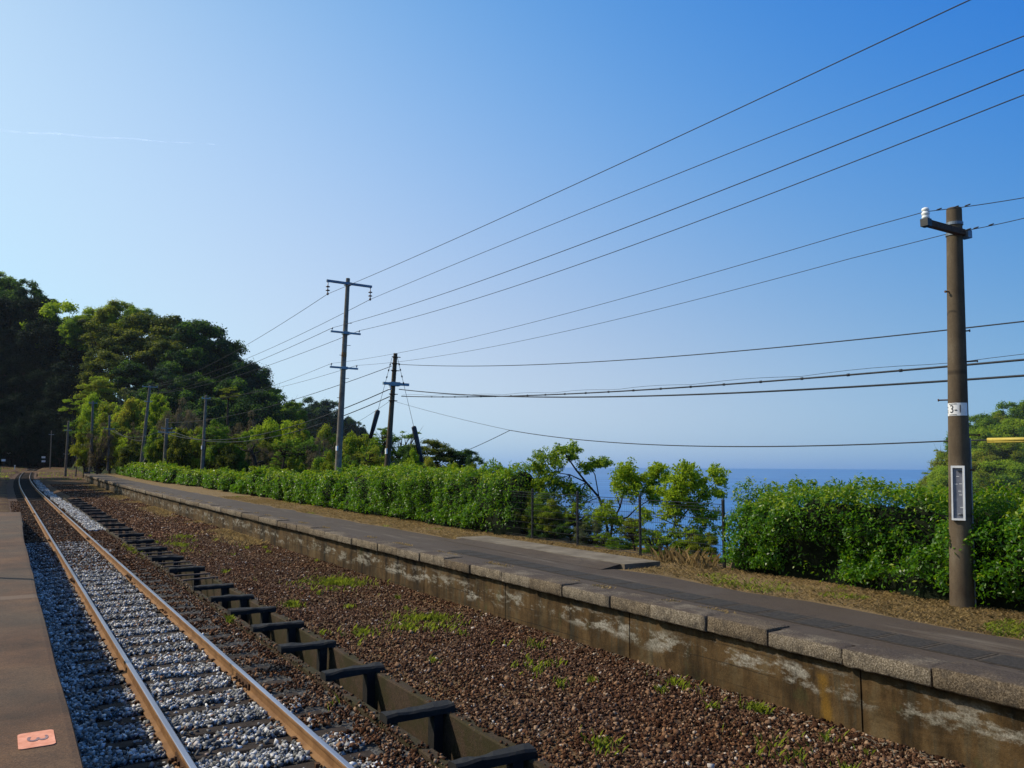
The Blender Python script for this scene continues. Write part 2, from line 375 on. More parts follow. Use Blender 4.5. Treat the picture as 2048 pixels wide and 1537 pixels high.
leafmat('shaded_leaf', (.003, .011, .007), (.010, .026, .011), .75, .08, .15, (.03, .07, .015))  # near-black: the hillside's shade is put into this leaf colour
leafmat('lit_flush_leaf', (.07, .09, .008), (.19, .20, .016), .65, .15, .4, (.42, .44, .02))
leafmat('bright_leaf', (.15, .22, .008), (.28, .36, .02), .65, .15, .42, (.56, .7, .03))
leafmat('weed_leaf', (.09, .13, .012), (.22, .27, .03), .55, .25, .4, (.42, .5, .04), False)
leafmat('straw_leaf', (.15, .10, .045), (.42, .30, .145), .7, .15, .3, (.6, .45, .2), False)

# ---------------------------------------------------------------- terrain
def sstep(a, b, x): 
    q = np.clip((x-a)/(b-a), 0, 1); return q*q*(3-2*q)
DOMES = []   # cx, cy, rx, ry, height, base, power
def dome(X, Y, d):
    cx, cy, rx, ry, h, b, pw = d
    r = np.sqrt(((X-cx)/rx)**2 + ((Y-cy)/ry)**2)
    return np.where(r < 1, b + (h-b)*(1-np.clip(r, 0, 1)**pw), -99)
def H(X, Y):
    X = np.asarray(X, float); Y = np.asarray(Y, float)
    G = gv(Y)
    xoff = np.where(Y < 45, 0, 1.2*((Y-45)/66)**2)*(Y < 112)
    z = G - .13 + 0*X
    onp = (X > 7.62+xoff) & (Y < 111)
    z = np.where(onp, G+.675, z)
    z = np.where((X > 3.5) & (X < 4.22) & (Y < 62) & (Y > -4), G-.95, z)
    edge = np.where(Y < 111, 12.6, 14.0)
    s = .95 - .80*sstep(17, 46, Y)
    d = np.maximum(X-edge, 0)
    z = z - s*d**1.05
    xc0 = np.where(Y < 70, 2.09, 2.09+5*((Y-70)/150)**2)
    z = np.where((np.abs(X-xc0) < 1.5) & (Y < TUNNEL_Y+14), np.minimum(z, G-.42), z)
    # hillsides
    for dm in DOMES: z = np.maximum(z, dome(X, Y, dm))
    # cutting for the railway and the tunnel
    xc = np.where(Y < 70, 2.09, 2.09+5*((Y-70)/150)**2)
    cut = (np.abs(X-xc) < np.where(Y < TUNNEL_Y, 7.5, 3.1)) & (Y < TUNNEL_Y+18)
    z = np.where(cut & (Y > 112), np.minimum(z, np.where(np.abs(X-xc) < 1.5, G-.42, G-.13)), z)
    z = np.where((X < -6) & (Y < TUNNEL_Y-6), np.maximum(z, G-.13 + np.minimum(np.maximum(-X-8, 0)*.35, 9)), z)
    return np.maximum(z, -34)
DOMES += [(-26, 262, 46, 52, 34, 0, 2.0), (12, 262, 40, 40, 27, 0, 2.0), (40, 196, 34, 30, 23, -12, 2.2), (70, 198, 26, 26, 2, -22, 2.0)]
farc = at(640, 900, 340); DOMES.append((farc.x, farc.y, 62, 50, 21, -34, 2.0))
farc2 = at(760, 900, 330); DOMES.append((farc2.x, farc2.y, 40, 40, 4, -34, 2.0))
hx = at(2180, 900, 330); DOMES.append((hx.x, hx.y, 78, 78, 27, -34, 2.4))
hx2 = at(1985, 900, 300); DOMES.append((hx2.x, hx2.y, 42, 45, 6, -34, 2.2))

def axis(segs):
    out = []
    for a, b, n in segs: out += list(np.linspace(a, b, n, endpoint=False))
    return np.array(out+[segs[-1][1]])
xs = axis([(-400, -60, 18), (-60, -10, 25), (-10, 0, 10), (0, 3.49, 8), (3.49, 3.51, 1), (3.51, 4.21, 1), (4.21, 4.23, 1), (4.23, 7.60, 10), (7.60, 9.3, 30), (9.3, 16, 20), (16, 120, 70), (120, 460, 70), (460, 800, 14)])
ys = axis([(-80, -5, 8), (-5, 0, 3), (0, 40, 60), (40, 110.9, 50), (110.9, 111.1, 1), (111.1, 221.5, 60), (221.5, 222.5, 2), (222.5, 300, 46), (300, 460, 50), (460, 1000, 14)])
XX, YY = np.meshgrid(xs, ys); ZZ = H(XX, YY)
rough = vnoise(np.c_[XX.ravel(), YY.ravel(), 0*XX.ravel()], .12, 3).reshape(XX.shape)
ZZ = ZZ + np.where((YY > 115) | (XX > 14), rough*.5, 0)
nx, ny = len(xs), len(ys)
idx = np.arange(nx*ny).reshape(ny, nx)
quads = np.stack([idx[:-1, :-1], idx[:-1, 1:], idx[1:, 1:], idx[1:, :-1]], -1).reshape(-1, 4)
V = np.c_[XX.ravel(), YY.ravel(), ZZ.ravel()]
ground = mesh_obj('ground', V, quads, [M['gravel_ground'], M['hill_earth']])
cx_ = XX[:-1, :-1].ravel(); cy_ = YY[:-1, :-1].ravel()
hill = ((cx_ > 12.0) | (cx_ < -9) | ((cy_ > 112) & (np.abs(cx_-7) > 7.6)) | (cy_ > 230))
ground.data.polygons.foreach_set('material_index', hill.astype(np.int32))
tag(ground, kind='structure')
SEA_Z = -27.0
sea = mesh_obj('sea', [(-300, -3000, SEA_Z), (40000, -3000, SEA_Z), (40000, 40000, SEA_Z), (-300, 40000, SEA_Z)], [(0, 1, 2, 3)], M['sea']); tag(sea, kind='structure')

# long strips that follow the line
def strip(name, prof, y0, y1, mat, step=1.5, off=xo, smooth=False, zoff=None):
    """prof: list of (x, z above track datum), swept along Y"""
    n = max(2, int((y1-y0)/step)+1); Y = np.linspace(y0, y1, n); k = len(prof)
    v = []
    for yy in Y:
        for px, pz in prof: v.append((px+off(yy), yy, pz+g(yy)+(zoff(px, yy) if zoff else 0)))
    f = [(i*k+j, i*k+j+1, (i+1)*k+j+1, (i+1)*k+j) for i in range(n-1) for j in range(k-1)]
    return v, f
def xt0(Y): return xt(Y)-2.09
v, f = strip('track_bed', [(0.30, -.40), (.48, -.19), (1.0, -.185), (2.09, -.19), (3.0, -.175), (3.5, -.135)], -4, TUNNEL_Y+15, M['track_bed'], 1.0, xt0)
tag(mesh_obj('track_bed', v, f, M['track_bed']), kind='structure')
v, f = strip('turf', [(9.35, .684), (9.75, .69), (11, .694), (12.6, .67)], -4, 110.8, M['dry_turf'], 1.2)
tag(mesh_obj('dry_turf', v, f, M['dry_turf']), kind='structure')

# ---------------------------------------------------------------- far platform
plat = tag(empty('station_platform', (7.5, 0, g(0)-.13)), 'long low far platform with stained concrete face and rough coping stones', 'platform')
mb = MB(); joints = [-3.0, 2.6, 5.9-.9, 8.55, 11.8, 14.95, 18.7, 25.5, 32.7, 40.0, 52, 64, 76, 88, 100, 110.9]
for a, b in zip(joints[:-1], joints[1:]):
    a += .010; b -= .010
    n = max(2, int((b-a)/1.5)+1); Y = np.linspace(a, b, n); vs = []
    for yy in Y:
        for (px, pz) in ((7.56, -.45), (7.56, .525), (7.80, .525), (7.80, -.45)): vs.append((px+xo(yy), yy, pz+g(yy)))
    fs = [(i*4+j, (i+1)*4+j, (i+1)*4+(j+1) % 4, i*4+(j+1) % 4) for i in range(n-1) for j in range(4)]
    fs += [(0, 1, 2, 3), tuple((n-1)*4+j for j in (3, 2, 1, 0))]
    mb.add(vs, fs)
rel(mb.build('retaining_wall', M['stained_wall']), plat)
mb = MB(); mb.box(7.66, 12.2, 110.85, 111.05, 0, g(111)+.66); o = mb.build('end_wall', M['stained_wall']); rel(o, plat); o.location.x += 1.2
# asphalt top
v, f = strip('a', [(7.7, .700), (8.2, .703), (9.0, .703), (9.42, .698), (9.45, .68)], -4, 110.9, None, 1.0,
             lambda Y: xo(Y) + 0.0)
v = np.array(v); ed = np.abs(v[:, 0]-np.array([xo(y) for y in v[:, 1]])-9.42) < .05
v[ed, 0] += .12*vnoise(v[ed]*np.array([0, 1, 0]), 1.3, 11) + .1
rel(mesh_obj('asphalt_top', v, f, M['asphalt']), plat)
# coping stones, each its own part
def coping(y0, y1, seed):
    r = np.random.default_rng(seed)
    L = y1-y0; n = 26; h = .185+r.uniform(-.01, .012); dx = r.uniform(-.022, .022); dz = r.uniform(-.010, .014)
    us = np.linspace(0, 1, n); prof = [(0.02, 0), (0, .02), (0, h*.5), (0.0, h-.014), (.014, h), (.2, h+.003), (.42, h), (.42, 0)]
    k = len(prof); vs = []
    for i, u in enumerate(us):
        e = .012 if i in (0, n-1) else 0
        for j, (px, pz) in enumerate(prof):
            yy = y0+u*L; vs.append([7.455+dx+px+xo(yy)+(e if j < 5 else 0), yy, .524+pz+g(yy)+dz*(1 if j > 2 else 0)-(e if j > 3 and j < 7 else 0)])
    vs = np.array(vs); front = np.tile(np.arange(k) < 5, n)
    nn = vnoise(vs, 22, seed % 97, 4); vs[front, 0] += nn[front]*.010; vs[front, 2] += nn[front]*.004*(vs[front, 2] > .6)
    fs = [(i*k+j, (i+1)*k+j, (i+1)*k+(j+1) % k, i*k+(j+1) % k) for i in range(n-1) for j in range(k)]
    fs += [tuple(range(k)), tuple((n-1)*k+j for j in range(k-1, -1, -1))]
    return vs, fs
jy = [-1.9, -.9, .1, 1.1, 2.15, 3.2, 4.2, 5.15, 6.1, 7.03, 8.03, 8.87, 10.0, 10.9, 11.8, 12.9, 13.9, 15.0, 16.1, 17.2, 18.76]
while jy[-1] < 110.0: jy.append(jy[-1] + random.choice([.95, 1.0, 1.0, 1.15, 1.25, 1.3]))
for i, (a, b) in enumerate(zip(jy[:-1], jy[1:])):
    if i >= 100: break
    vs, fs = coping(a+.014, b-.014, i+5)
    o = rel(mesh_obj('coping_stone', vs, fs, M['coping_concrete']), plat); smooth_angle(o, 50)
if len(jy) > 101:
    mb = MB()
    for a, b in zip(jy[100:-1], jy[101:]):
        vs, fs = coping(a+.008, b-.008, int(a*10)); mb.add(vs, fs)
    o = rel(mb.build('coping_stones', M['coping_concrete']), plat); o['kind'] = 'stuff'
# row of dark square paving tiles let into the asphalt
for i in range(24):
    y0 = 2.0+i*.545
    mb = MB(); zt = lambda y: g(y)+.7075
    vs = [(8.14, y0-.03, zt(y0-.03)), (8.64, y0-.03, zt(y0-.03)), (8.64, y0+.50, zt(y0+.5)), (8.14, y0+.50, zt(y0+.5))]
    mb.add(vs, [(0, 1, 2, 3)], 1)
    mb.add([(x+dx, y+dy, z+.003) for (x, y, z), (dx, dy) in zip(vs, ((.025, .04), (-.025, .04), (-.025, -.04), (.025, -.04)))], [(0, 1, 2, 3)], 0)
    rel(mesh_obj('paving_tile', np.concatenate(mb.v), mb.f, [M['tile_dark'], M['tile_mortar']], None, False, mb.mi), plat)
# concrete slab and ramp by the fence
sl = tag(empty('concrete_slab', (9.9, 14, g(14)+.70)), 'pale flat concrete slab with a low step in front of the mesh fence', 'slab')
mb = MB(); mb.box(9.62, 10.5, 11.0, 17.3, g(11)+.66, g(14)+.765); rel(mb.build('slab', M['slab_concrete']), sl)
mb = MB(); mb.add([(9.15, 11.1, g(11)+.706), (9.61, 11.1, g(11)+.775), (9.61, 17.0, g(17)+.748), (9.15, 17.0, g(17)+.706), (9.15, 11.1, .5), (9.61, 11.1, .5), (9.61, 17, .5), (9.15, 17, .5)],
              [(0, 1, 2, 3), (0, 4, 5, 1), (3, 2, 6, 7)]); rel(mb.build('ramp', M['asphalt']), sl)

# ---------------------------------------------------------------- near platform with its painted mark
npf = tag(empty('station_platform', (-1.5, 12, g(12)-.13)), 'rust brown asphalt platform running along the left of the rails', 'platform')
v, f = strip('n', [(.47, -.5), (.47, .96), (.455, .992), (.42, .998), (0, 1.0), (-1.2, 1.0), (-3.4, .99), (-3.4, -.5)], -5, 28.0, None, 1.0, lambda Y: 0)
v = np.array(v); v[:, 0] += .02*vnoise(v*np.array([0, 1, 0]), 1.1, 4)*(v[:, 0] > .3) + np.where(v[:, 1] > 18, .012*(v[:, 1]-18), 0)*(v[:, 0] > .3)
o = mesh_obj('asphalt_top', v, f+[tuple(range(len(v)-8, len(v)))], M['rusty_asphalt']); rel(o, npf)
mb = MB(); ry = [(-3.4, .98), (.52, .98)]
mb.add([(-3.4, 28, g(28)+.99), (.55, 28, g(28)+.975), (.75, 47, g(47)-.10), (-3.4, 47, g(47)-.1), (-3.4, 28, -.4), (.55, 28, -.4), (.75, 47, -.4), (-3.4, 47, -.4)],
       [(0, 1, 2, 3), (1, 5, 6, 2), (2, 6, 7, 3), (0, 3, 7, 4)]); rel(mb.build('gravel_ramp', M['gravel_ground']), npf)

def text_mesh(body, size):
    cu = bpy.data.curves.new('t', 'FONT'); cu.body = body; cu.size = size; cu.align_x = 'CENTER'; cu.align_y = 'CENTER'; cu.resolution_u = 6
    o = bpy.data.objects.new('t', cu); COL.objects.link(o)
    dg = bpy.context.evaluated_depsgraph_get(); dg.update()
    me = bpy.data.meshes.new_from_object(o.evaluated_get(dg)); bpy.data.objects.remove(o)
    v = np.array([list(x.co) for x in me.vertices]); f = [tuple(p.vertices) for p in me.polygons]
    return v, f
mk = tag(empty('platform_marking', (.265, 5.36, g(5.36)+1.0)), 'small pink painted rectangle with a grey 3 on the brown asphalt', 'marking')
mb = MB(); w, h, r = .09, .145, .025; pts = []
for (sx, sy, a0) in ((1, 1, 0), (-1, 1, 90), (-1, -1, 180), (1, -1, 270)):
    for q in range(5):
        a = math.radians(a0+q*22.5); pts.append((sx*(w-r)+r*math.cos(a), sy*(h-r)+r*math.sin(a), .0035))
mb.add(pts+[(x, y, 0) for x, y, z in pts], [tuple(range(20))]+[(i, i+20, (i+1) % 20+20, (i+1) % 20) for i in range(20)])
mb.build('painted_patch', M['pink_paint'], mk)
tv, tf = text_mesh('3', .20)
tv = np.c_[tv[:, 1]*.75, -tv[:, 0]*1.25, tv[:, 2]*0+.006]
o = mesh_obj('number', tv, tf, M['paint_grey'], mk)

# ---------------------------------------------------------------- track
def rail_pts(xo_, y0, y1):
    Y = np.concatenate([np.arange(y0, 60, 1.5), np.arange(60, y1, 2.0), [y1]])
    return [(xt(y)+xo_, y, g(y)) for y in Y]
def sweep(pts, prof):
    k = len(prof); vs = []
    for x, y, z in pts:
        for px, pz in prof: vs.append((x+px, y, z+pz))
    n = len(pts)
    return vs, [(i*k+j, i*k+(j+1) % k, (i+1)*k+(j+1) % k, (i+1)*k+j) for i in range(n-1) for j in range(k)] + [tuple(range(k-1, -1, -1)), tuple((n-1)*k+j for j in range(k))]
foot = [(-.062, -.150), (.062, -.150), (.062, -.140), (.012, -.122), (.009, -.055), (.031, -.036), (.033, -.010), (.029, -.002), (-.029, -.002), (-.033, -.010), (-.031, -.036), (-.009, -.055), (-.012, -.122), (-.062, -.140)]
headp = [(-.0285, -.003), (.0285, -.003), (.027, .0), (.020, .003), (-.020, .003), (-.027, .0)]
for xoff, lab in ((-.5655, 'rusty steel rail nearest the brown platform, shiny on top'), (.5655, 'rusty steel rail nearest the drain trough, shiny on top')):
    rt = tag(empty('rail', (xt(0)+xoff, 0, -.15)), lab, 'rail', 'rails of the single track')
    P = rail_pts(xoff, -4, TUNNEL_Y+14)
    vs, fs = sweep(P, foot); rel(mesh_obj('rail_body', vs, fs, M['rail_rust']), rt)
    vs, fs = sweep(P, headp); rel(mesh_obj('running_surface', vs, fs, M['rail_shine']), rt)
    for yj in (7.6 if xoff < 0 else 10.05, 20.2, 30.4, 45.0):
        for sgn in (-1, 1):
            mb = MB(); mb.box(xt(yj)+xoff+sgn*.020-.012, xt(yj)+xoff+sgn*.020+.012, yj-.30, yj+.30, g(yj)-.122, g(yj)-.052)
            fp = rel(mb.build('fishplate', M['dark_rust']), rt)
            for q in (-.22, -.08, .08, .22):
                mb = MB(); mb.lathe((xt(yj)+xoff+sgn*.030, yj+q, g(yj)-.088), (sgn, 0, 0), [(0, .024), (.022, .024), (.024, .014), (.05, .014)], 6)
                b = mb.build('bolt', M['dark_rust']); b.parent = fp
# sleepers with spikes
def sleeper_mesh(seed):
    r = np.random.default_rng(seed); n = 14; prof = [(-.10, -.10), (-.10, -.012), (-.085, 0), (.085, 0), (.10, -.012), (.10, -.10)]
    vs = []; 
    for i in range(n):
        x = -1.06+2.12*i/(n-1)
        for py, pz in prof: vs.append((x, py, pz))
    vs = np.array(vs); k = len(prof); nn = vnoise(vs*np.array([1, 4, 4]), 3, seed); vs[:, 2] += nn*.007*(vs[:, 2] > -.05); vs[:, 1] += vnoise(vs, 2, seed+1)*.010
    fs = [(i*k+j, (i+1)*k+j, (i+1)*k+(j+1) % k, i*k+(j+1) % k) for i in range(n-1) for j in range(k)] + [tuple(range(k)), tuple((n-1)*k+j for j in range(k-1, -1, -1))]
    return mesh_data('sleeper', vs, fs, M['sleeper_wood'])
sm = [sleeper_mesh(s) for s in (1, 2, 3, 4, 5)]
spk = []
for sx in (-1, 1):
    for e in (-1, 1):
        mb = MB(); x0 = sx*.5655+e*.078; mb.box(x0-.016, x0+.016, -.05+e*.03, -.018+e*.03, -.02, .021); mb.box(x0-.022-e*.006, x0+.022-e*.006, -.056+e*.03, -.012+e*.03, .021, .034)
        spk.append(mesh_data('rail_spike', np.concatenate(mb.v), mb.f, M['dark_rust']))
sleeper_y = [3.6+.72*i + random.uniform(-.05, .05) for i in range(292)]
for i, y in enumerate(sleeper_y):
    near = y < 20
    lab = 'dark timber sleeper under the rails among pale ballast stones' if y < 24 else ('dark timber sleeper under the rails in the brown middle stretch' if y < 62 else 'small dark timber sleeper of the far track towards the tunnel')
    o = link('sleeper', sm[i % 5])
    o.location = (xt(y)+random.uniform(-.03, .03), y, g(y)-.150); o.rotation_euler = (0, 0, random.uniform(-.015, .015)-(math.atan(5*2*(y-70)/150**2) if y > 70 else 0))
    tag(o, lab, 'sleeper', 'timber sleepers of the single track')
    if near:
        for q in spk: link('rail_spike', q, o)
ballast_sl = np.array(sleeper_y)

# ---------------------------------------------------------------- drain trough and the beams laid across it
tr = tag(empty('drain_trough', (3.85, 10, g(10)-.9)), 'mossy open concrete drain trough between the track and the gravel', 'trough')
def xtro(Y): return 0.10*max(0, (Y-14)/12) if Y < 26 else .10+.55*((Y-26)/36)
for x0, x1, nm in ((3.44, 3.565, 'side_wall'), (4.15, 4.29, 'side_wall')):
    v, f = strip('w', [(x0, -.9), (x0, -.085), (x0+.015, -.07), (x1-.015, -.07), (x1, -.085), (x1, -.9)], -3, 62, None, .5, lambda Y: xtro(Y)*.35)
    v = np.array(v); v += .010*np.c_[vnoise(v, 3, 5), 0*v[:, 0], vnoise(v, 3, 6)]*(v[:, 2:3] > -.4)
    o = rel(mesh_obj(nm, v, f, M['trough_concrete']), tr)
v, f = strip('b', [(3.5, -.80), (4.25, -.80)], -3, 62, None, 2, lambda Y: 0)
rel(mesh_obj('trough_floor', v, f, M['trough_concrete']), tr)
def beam(Y, thick, root_lab, thin):
    b = tag(empty('trough_beam', (3.85+xtro(Y)*.35+random.uniform(-.03, .03), Y, g(Y)-.07)), root_lab, 'beam', 'beams laid across the drain trough'); b.rotation_euler = (0, random.uniform(-.02, .015), random.uniform(-.06, .06))
    if thin:
        mb = MB(); mb.box(-.36, .42, -.035, .035, .004, .035); mb.build('cross_bar', M['old_strip'], b); 
        return b
    mb = MB(); n = 8; vs = []; prof = [(-.085, .0), (-.085, thick-.02), (-.06, thick), (.06, thick), (.085, thick-.02), (.085, .0)]
    n = 14
    for i in range(n):
        x = -.40+.80*i/(n-1)
        for py, pz in prof: vs.append((x, py, pz+.002))
    vs = np.array(vs); vs[:, 2] += .018*vnoise(vs+Y, 6, 2)*(vs[:, 2] > .04); vs[:, 1] += .016*vnoise(vs+Y, 5, 3); k = 6
    fs = [(i*k+j, (i+1)*k+j, (i+1)*k+(j+1) % k, i*k+(j+1) % k) for i in range(n-1) for j in range(k)] + [tuple(range(k)), tuple((n-1)*k+j for j in range(k-1, -1, -1))]
    mb.add(vs, fs); mb.build('cross_bar', M['beam_wood'], b)
    for xx in (.22, -.32):
        mb = MB(); mb.box(xx-.055, xx+.055, -.07, .06, -.74, .001); mb.build('upright', M['beam_wood'], b)
    return b
by = [4.7, 6.16, 7.70, 9.58, 11.2, 12.75, 14.3, 15.76, 17.34]
for i, y in enumerate(by):
    names = ['just outside the lower edge', 'lowest in the photo', 'second lowest in the photo', 'third lowest in the photo', 'fourth lowest in the photo', 'fifth lowest in the photo', 'sixth lowest in the photo', 'seventh lowest in the photo', 'beside the pale thin bars']
    beam(y, .085, 'black timber beam across the drain trough, ' + names[i], False)
yy = 18.8; k = 0
while yy < 58:
    thin = (k % 3) != 2
    beam(yy, .10, 'thin rusty bar across the far stretch of the drain trough' if thin else 'black timber beam across the far stretch of the drain trough', thin)
    yy += .75 if thin else 1.0; k += 1

# ---------------------------------------------------------------- loose stones
CUBE = np.array([[x, y, z] for z in (-1, 1) for y in (-1, 1) for x in (-1, 1)], float)
CQ = np.array([(0, 2, 3, 1), (4, 5, 7, 6), (0, 1, 5, 4), (2, 6, 7, 3), (0, 4, 6, 2), (1, 3, 7, 5)])
def stones(P, size, r):
    n = len(P)
    v = CUBE[None]*(1+r.uniform(-.62, .16, (n, 8, 3)))
    v *= r.uniform(.55, 1.0, (n, 1, 3))*np.array([1, 1, .8]); v *= (size*.5)[:, None, None]
    a = r.normal(size=(n, 3)); a /= np.linalg.norm(a, axis=1)[:, None]; th = r.uniform(0, 6.28, n)
    c, s = np.cos(th)[:, None, None], np.sin(th)[:, None, None]
    ax = a[:, None, :]
    v = v*c + np.cross(np.broadcast_to(ax, v.shape), v)*s + ax*(v*ax).sum(-1, keepdims=True)*(1-c)
    v = v + P[:, None, :]
    f = (CQ[None]+(np.arange(n)*8)[:, None, None]).reshape(-1, 4)
    return v.reshape(-1, 3), f
def scatter(n, x0, x1, y0, y1, r, pw=1.0):
    u = r.uniform(0, 1, n); y = y0+(y1-y0)*u**pw
    return r.uniform(x0, x1, n), y
r = np.random.default_rng(21)
# pale ballast between and beside the rails
X, Y = scatter(84000, .5, 3.15, 4.5, 30, r, 1.45)
edge_n = vnoise(np.c_[X, Y, 0*X], 1.2, 8)
keep = (X < 2.72 + .34*(Y < 9.5) + .28*edge_n) & ((Y < 22+3*edge_n) | (r.uniform(size=len(X)) < .35))
dys = np.min(np.abs(Y[:, None]-ballast_sl[None, :60]), axis=1)
keep &= (dys > .15+.05*r.uniform(size=len(X))) | (r.uniform(size=len(X)) < .05) | (X < .98)
keep &= (np.abs(X-1.525) > .07) & (np.abs(X-2.655) > .07)
X, Y = X[keep], Y[keep]
sz = r.uniform(.032, .066, len(X))
v, f = stones(np.c_[X, Y, gv(Y)-.172+r.uniform(0, .045, len(X))], sz, r)
tag(mesh_obj('pale_ballast_stones', v, f, M['white_ballast']), kind='stuff')
# pale strip beside the far track
X, Y = scatter(9000, 2.95, 3.55, 34, 112, r, 1.3)
X = X+np.array([xt0(y) for y in Y])+.1*vnoise(np.c_[X, Y, X], .6, 3)
v, f = stones(np.c_[X, Y, gv(Y)-.12+r.uniform(0, .02, len(X))], r.uniform(.05, .11, len(X)), r)
tag(mesh_obj('pale_ballast_strip', v, f, M['white_ballast']), kind='stuff')
# brown gravel
X, Y = scatter(105000, 2.6, 7.55, 4.0, 36, r, 1.7)
en = vnoise(np.c_[X, Y, 0*X], 1.2, 8)
keep = ((X < 3.46) & (X > 2.80 + .28*en)) | (X > 4.28)
keep &= ~((X < 3.2) & (np.min(np.abs(Y[:, None]-ballast_sl[None, :60]), axis=1) < .14))
X, Y = X[keep], Y[keep]
v, f = stones(np.c_[X, Y, gv(Y)-.132+r.uniform(0, .016, len(X))], np.clip(np.exp(r.normal(-3.48, .36, len(X))), .016, .09), r)
tag(mesh_obj('brown_gravel_stones', v, f, M['brown_ballast']), kind='stuff')
X, Y = scatter(1500, 0, 1, 4, 30, r, 1.7); n = len(X); sd_ = r.uniform(size=n) < .5
X = np.where(sd_, 3.42+.12*X**2, 4.30-.13*X**2); v, f = stones(np.c_[X, Y, gv(Y)-.064], r.uniform(.02, .05, n), r)
tag(mesh_obj('stones_on_trough_edge', v, f, M['brown_ballast']), kind='stuff')
X, Y = scatter(2200, 3.57, 4.15, 4, 30, r, 1.5); v, f = stones(np.c_[X, Y, gv(Y)-.79], r.uniform(.03, .09, len(X)), r)
tag(mesh_obj('rubble_in_trough', v, f, M['brown_ballast']), kind='stuff')
X, Y = scatter(22000, 4.3, 7.5, 30, 95, r, 1.7)
v, f = stones(np.c_[X, Y, gv(Y)-.132+r.uniform(0, .02, len(X))], r.uniform(.05, .11, len(X)), r)
tag(mesh_obj('brown_gravel_far', v, f, M['brown_ballast']), kind='stuff')
X, Y = scatter(9000, .6, 3.4, 22, 60, r, 1.5)
keep = (np.abs(X-1.525) > .07) & (np.abs(X-2.655) > .07); X, Y = X[keep], Y[keep]
v, f = stones(np.c_[X, Y, gv(Y)-.172+r.uniform(0, .03, len(X))], r.uniform(.04, .075, len(X)), r)
tag(mesh_obj('brown_track_stones', v, f, M['brown_ballast']), kind='stuff')

# ---------------------------------------------------------------- leaves
def leaf_mesh(P, N, L, Wd, r, droop=.3):
    """one folded rhombic leaf per point; N = facing direction"""
    n = len(P)
    t = r.normal(size=(n, 3)); t -= (t*N).sum(1, keepdims=True)*N; t /= np.linalg.norm(t, axis=1)[:, None]+1e-9
    t[:, 2] -= droop*r.uniform(0, 1, n); t /= np.linalg.norm(t, axis=1)[:, None]
    b = np.cross(N, t); b /= np.linalg.norm(b, axis=1)[:, None]+1e-9
    L = np.broadcast_to(L, (n,))[:, None]; Wd = np.broadcast_to(Wd, (n,))[:, None]
    nn = np.cross(t, b)
    v = np.stack([P-t*L*.5, P+b*Wd*.5+nn*Wd*.18+t*L*.05, P+t*L*.5-nn*L*.10, P-b*Wd*.5+nn*Wd*.18+t*L*.05], 1)
    f = np.arange(n*4).reshape(n, 4)
    return v.reshape(-1, 3), f
def rnd_normals(base, spread, r):
    N = base + r.normal(size=base.shape)*spread
    return N/(np.linalg.norm(N, axis=1)[:, None]+1e-9)
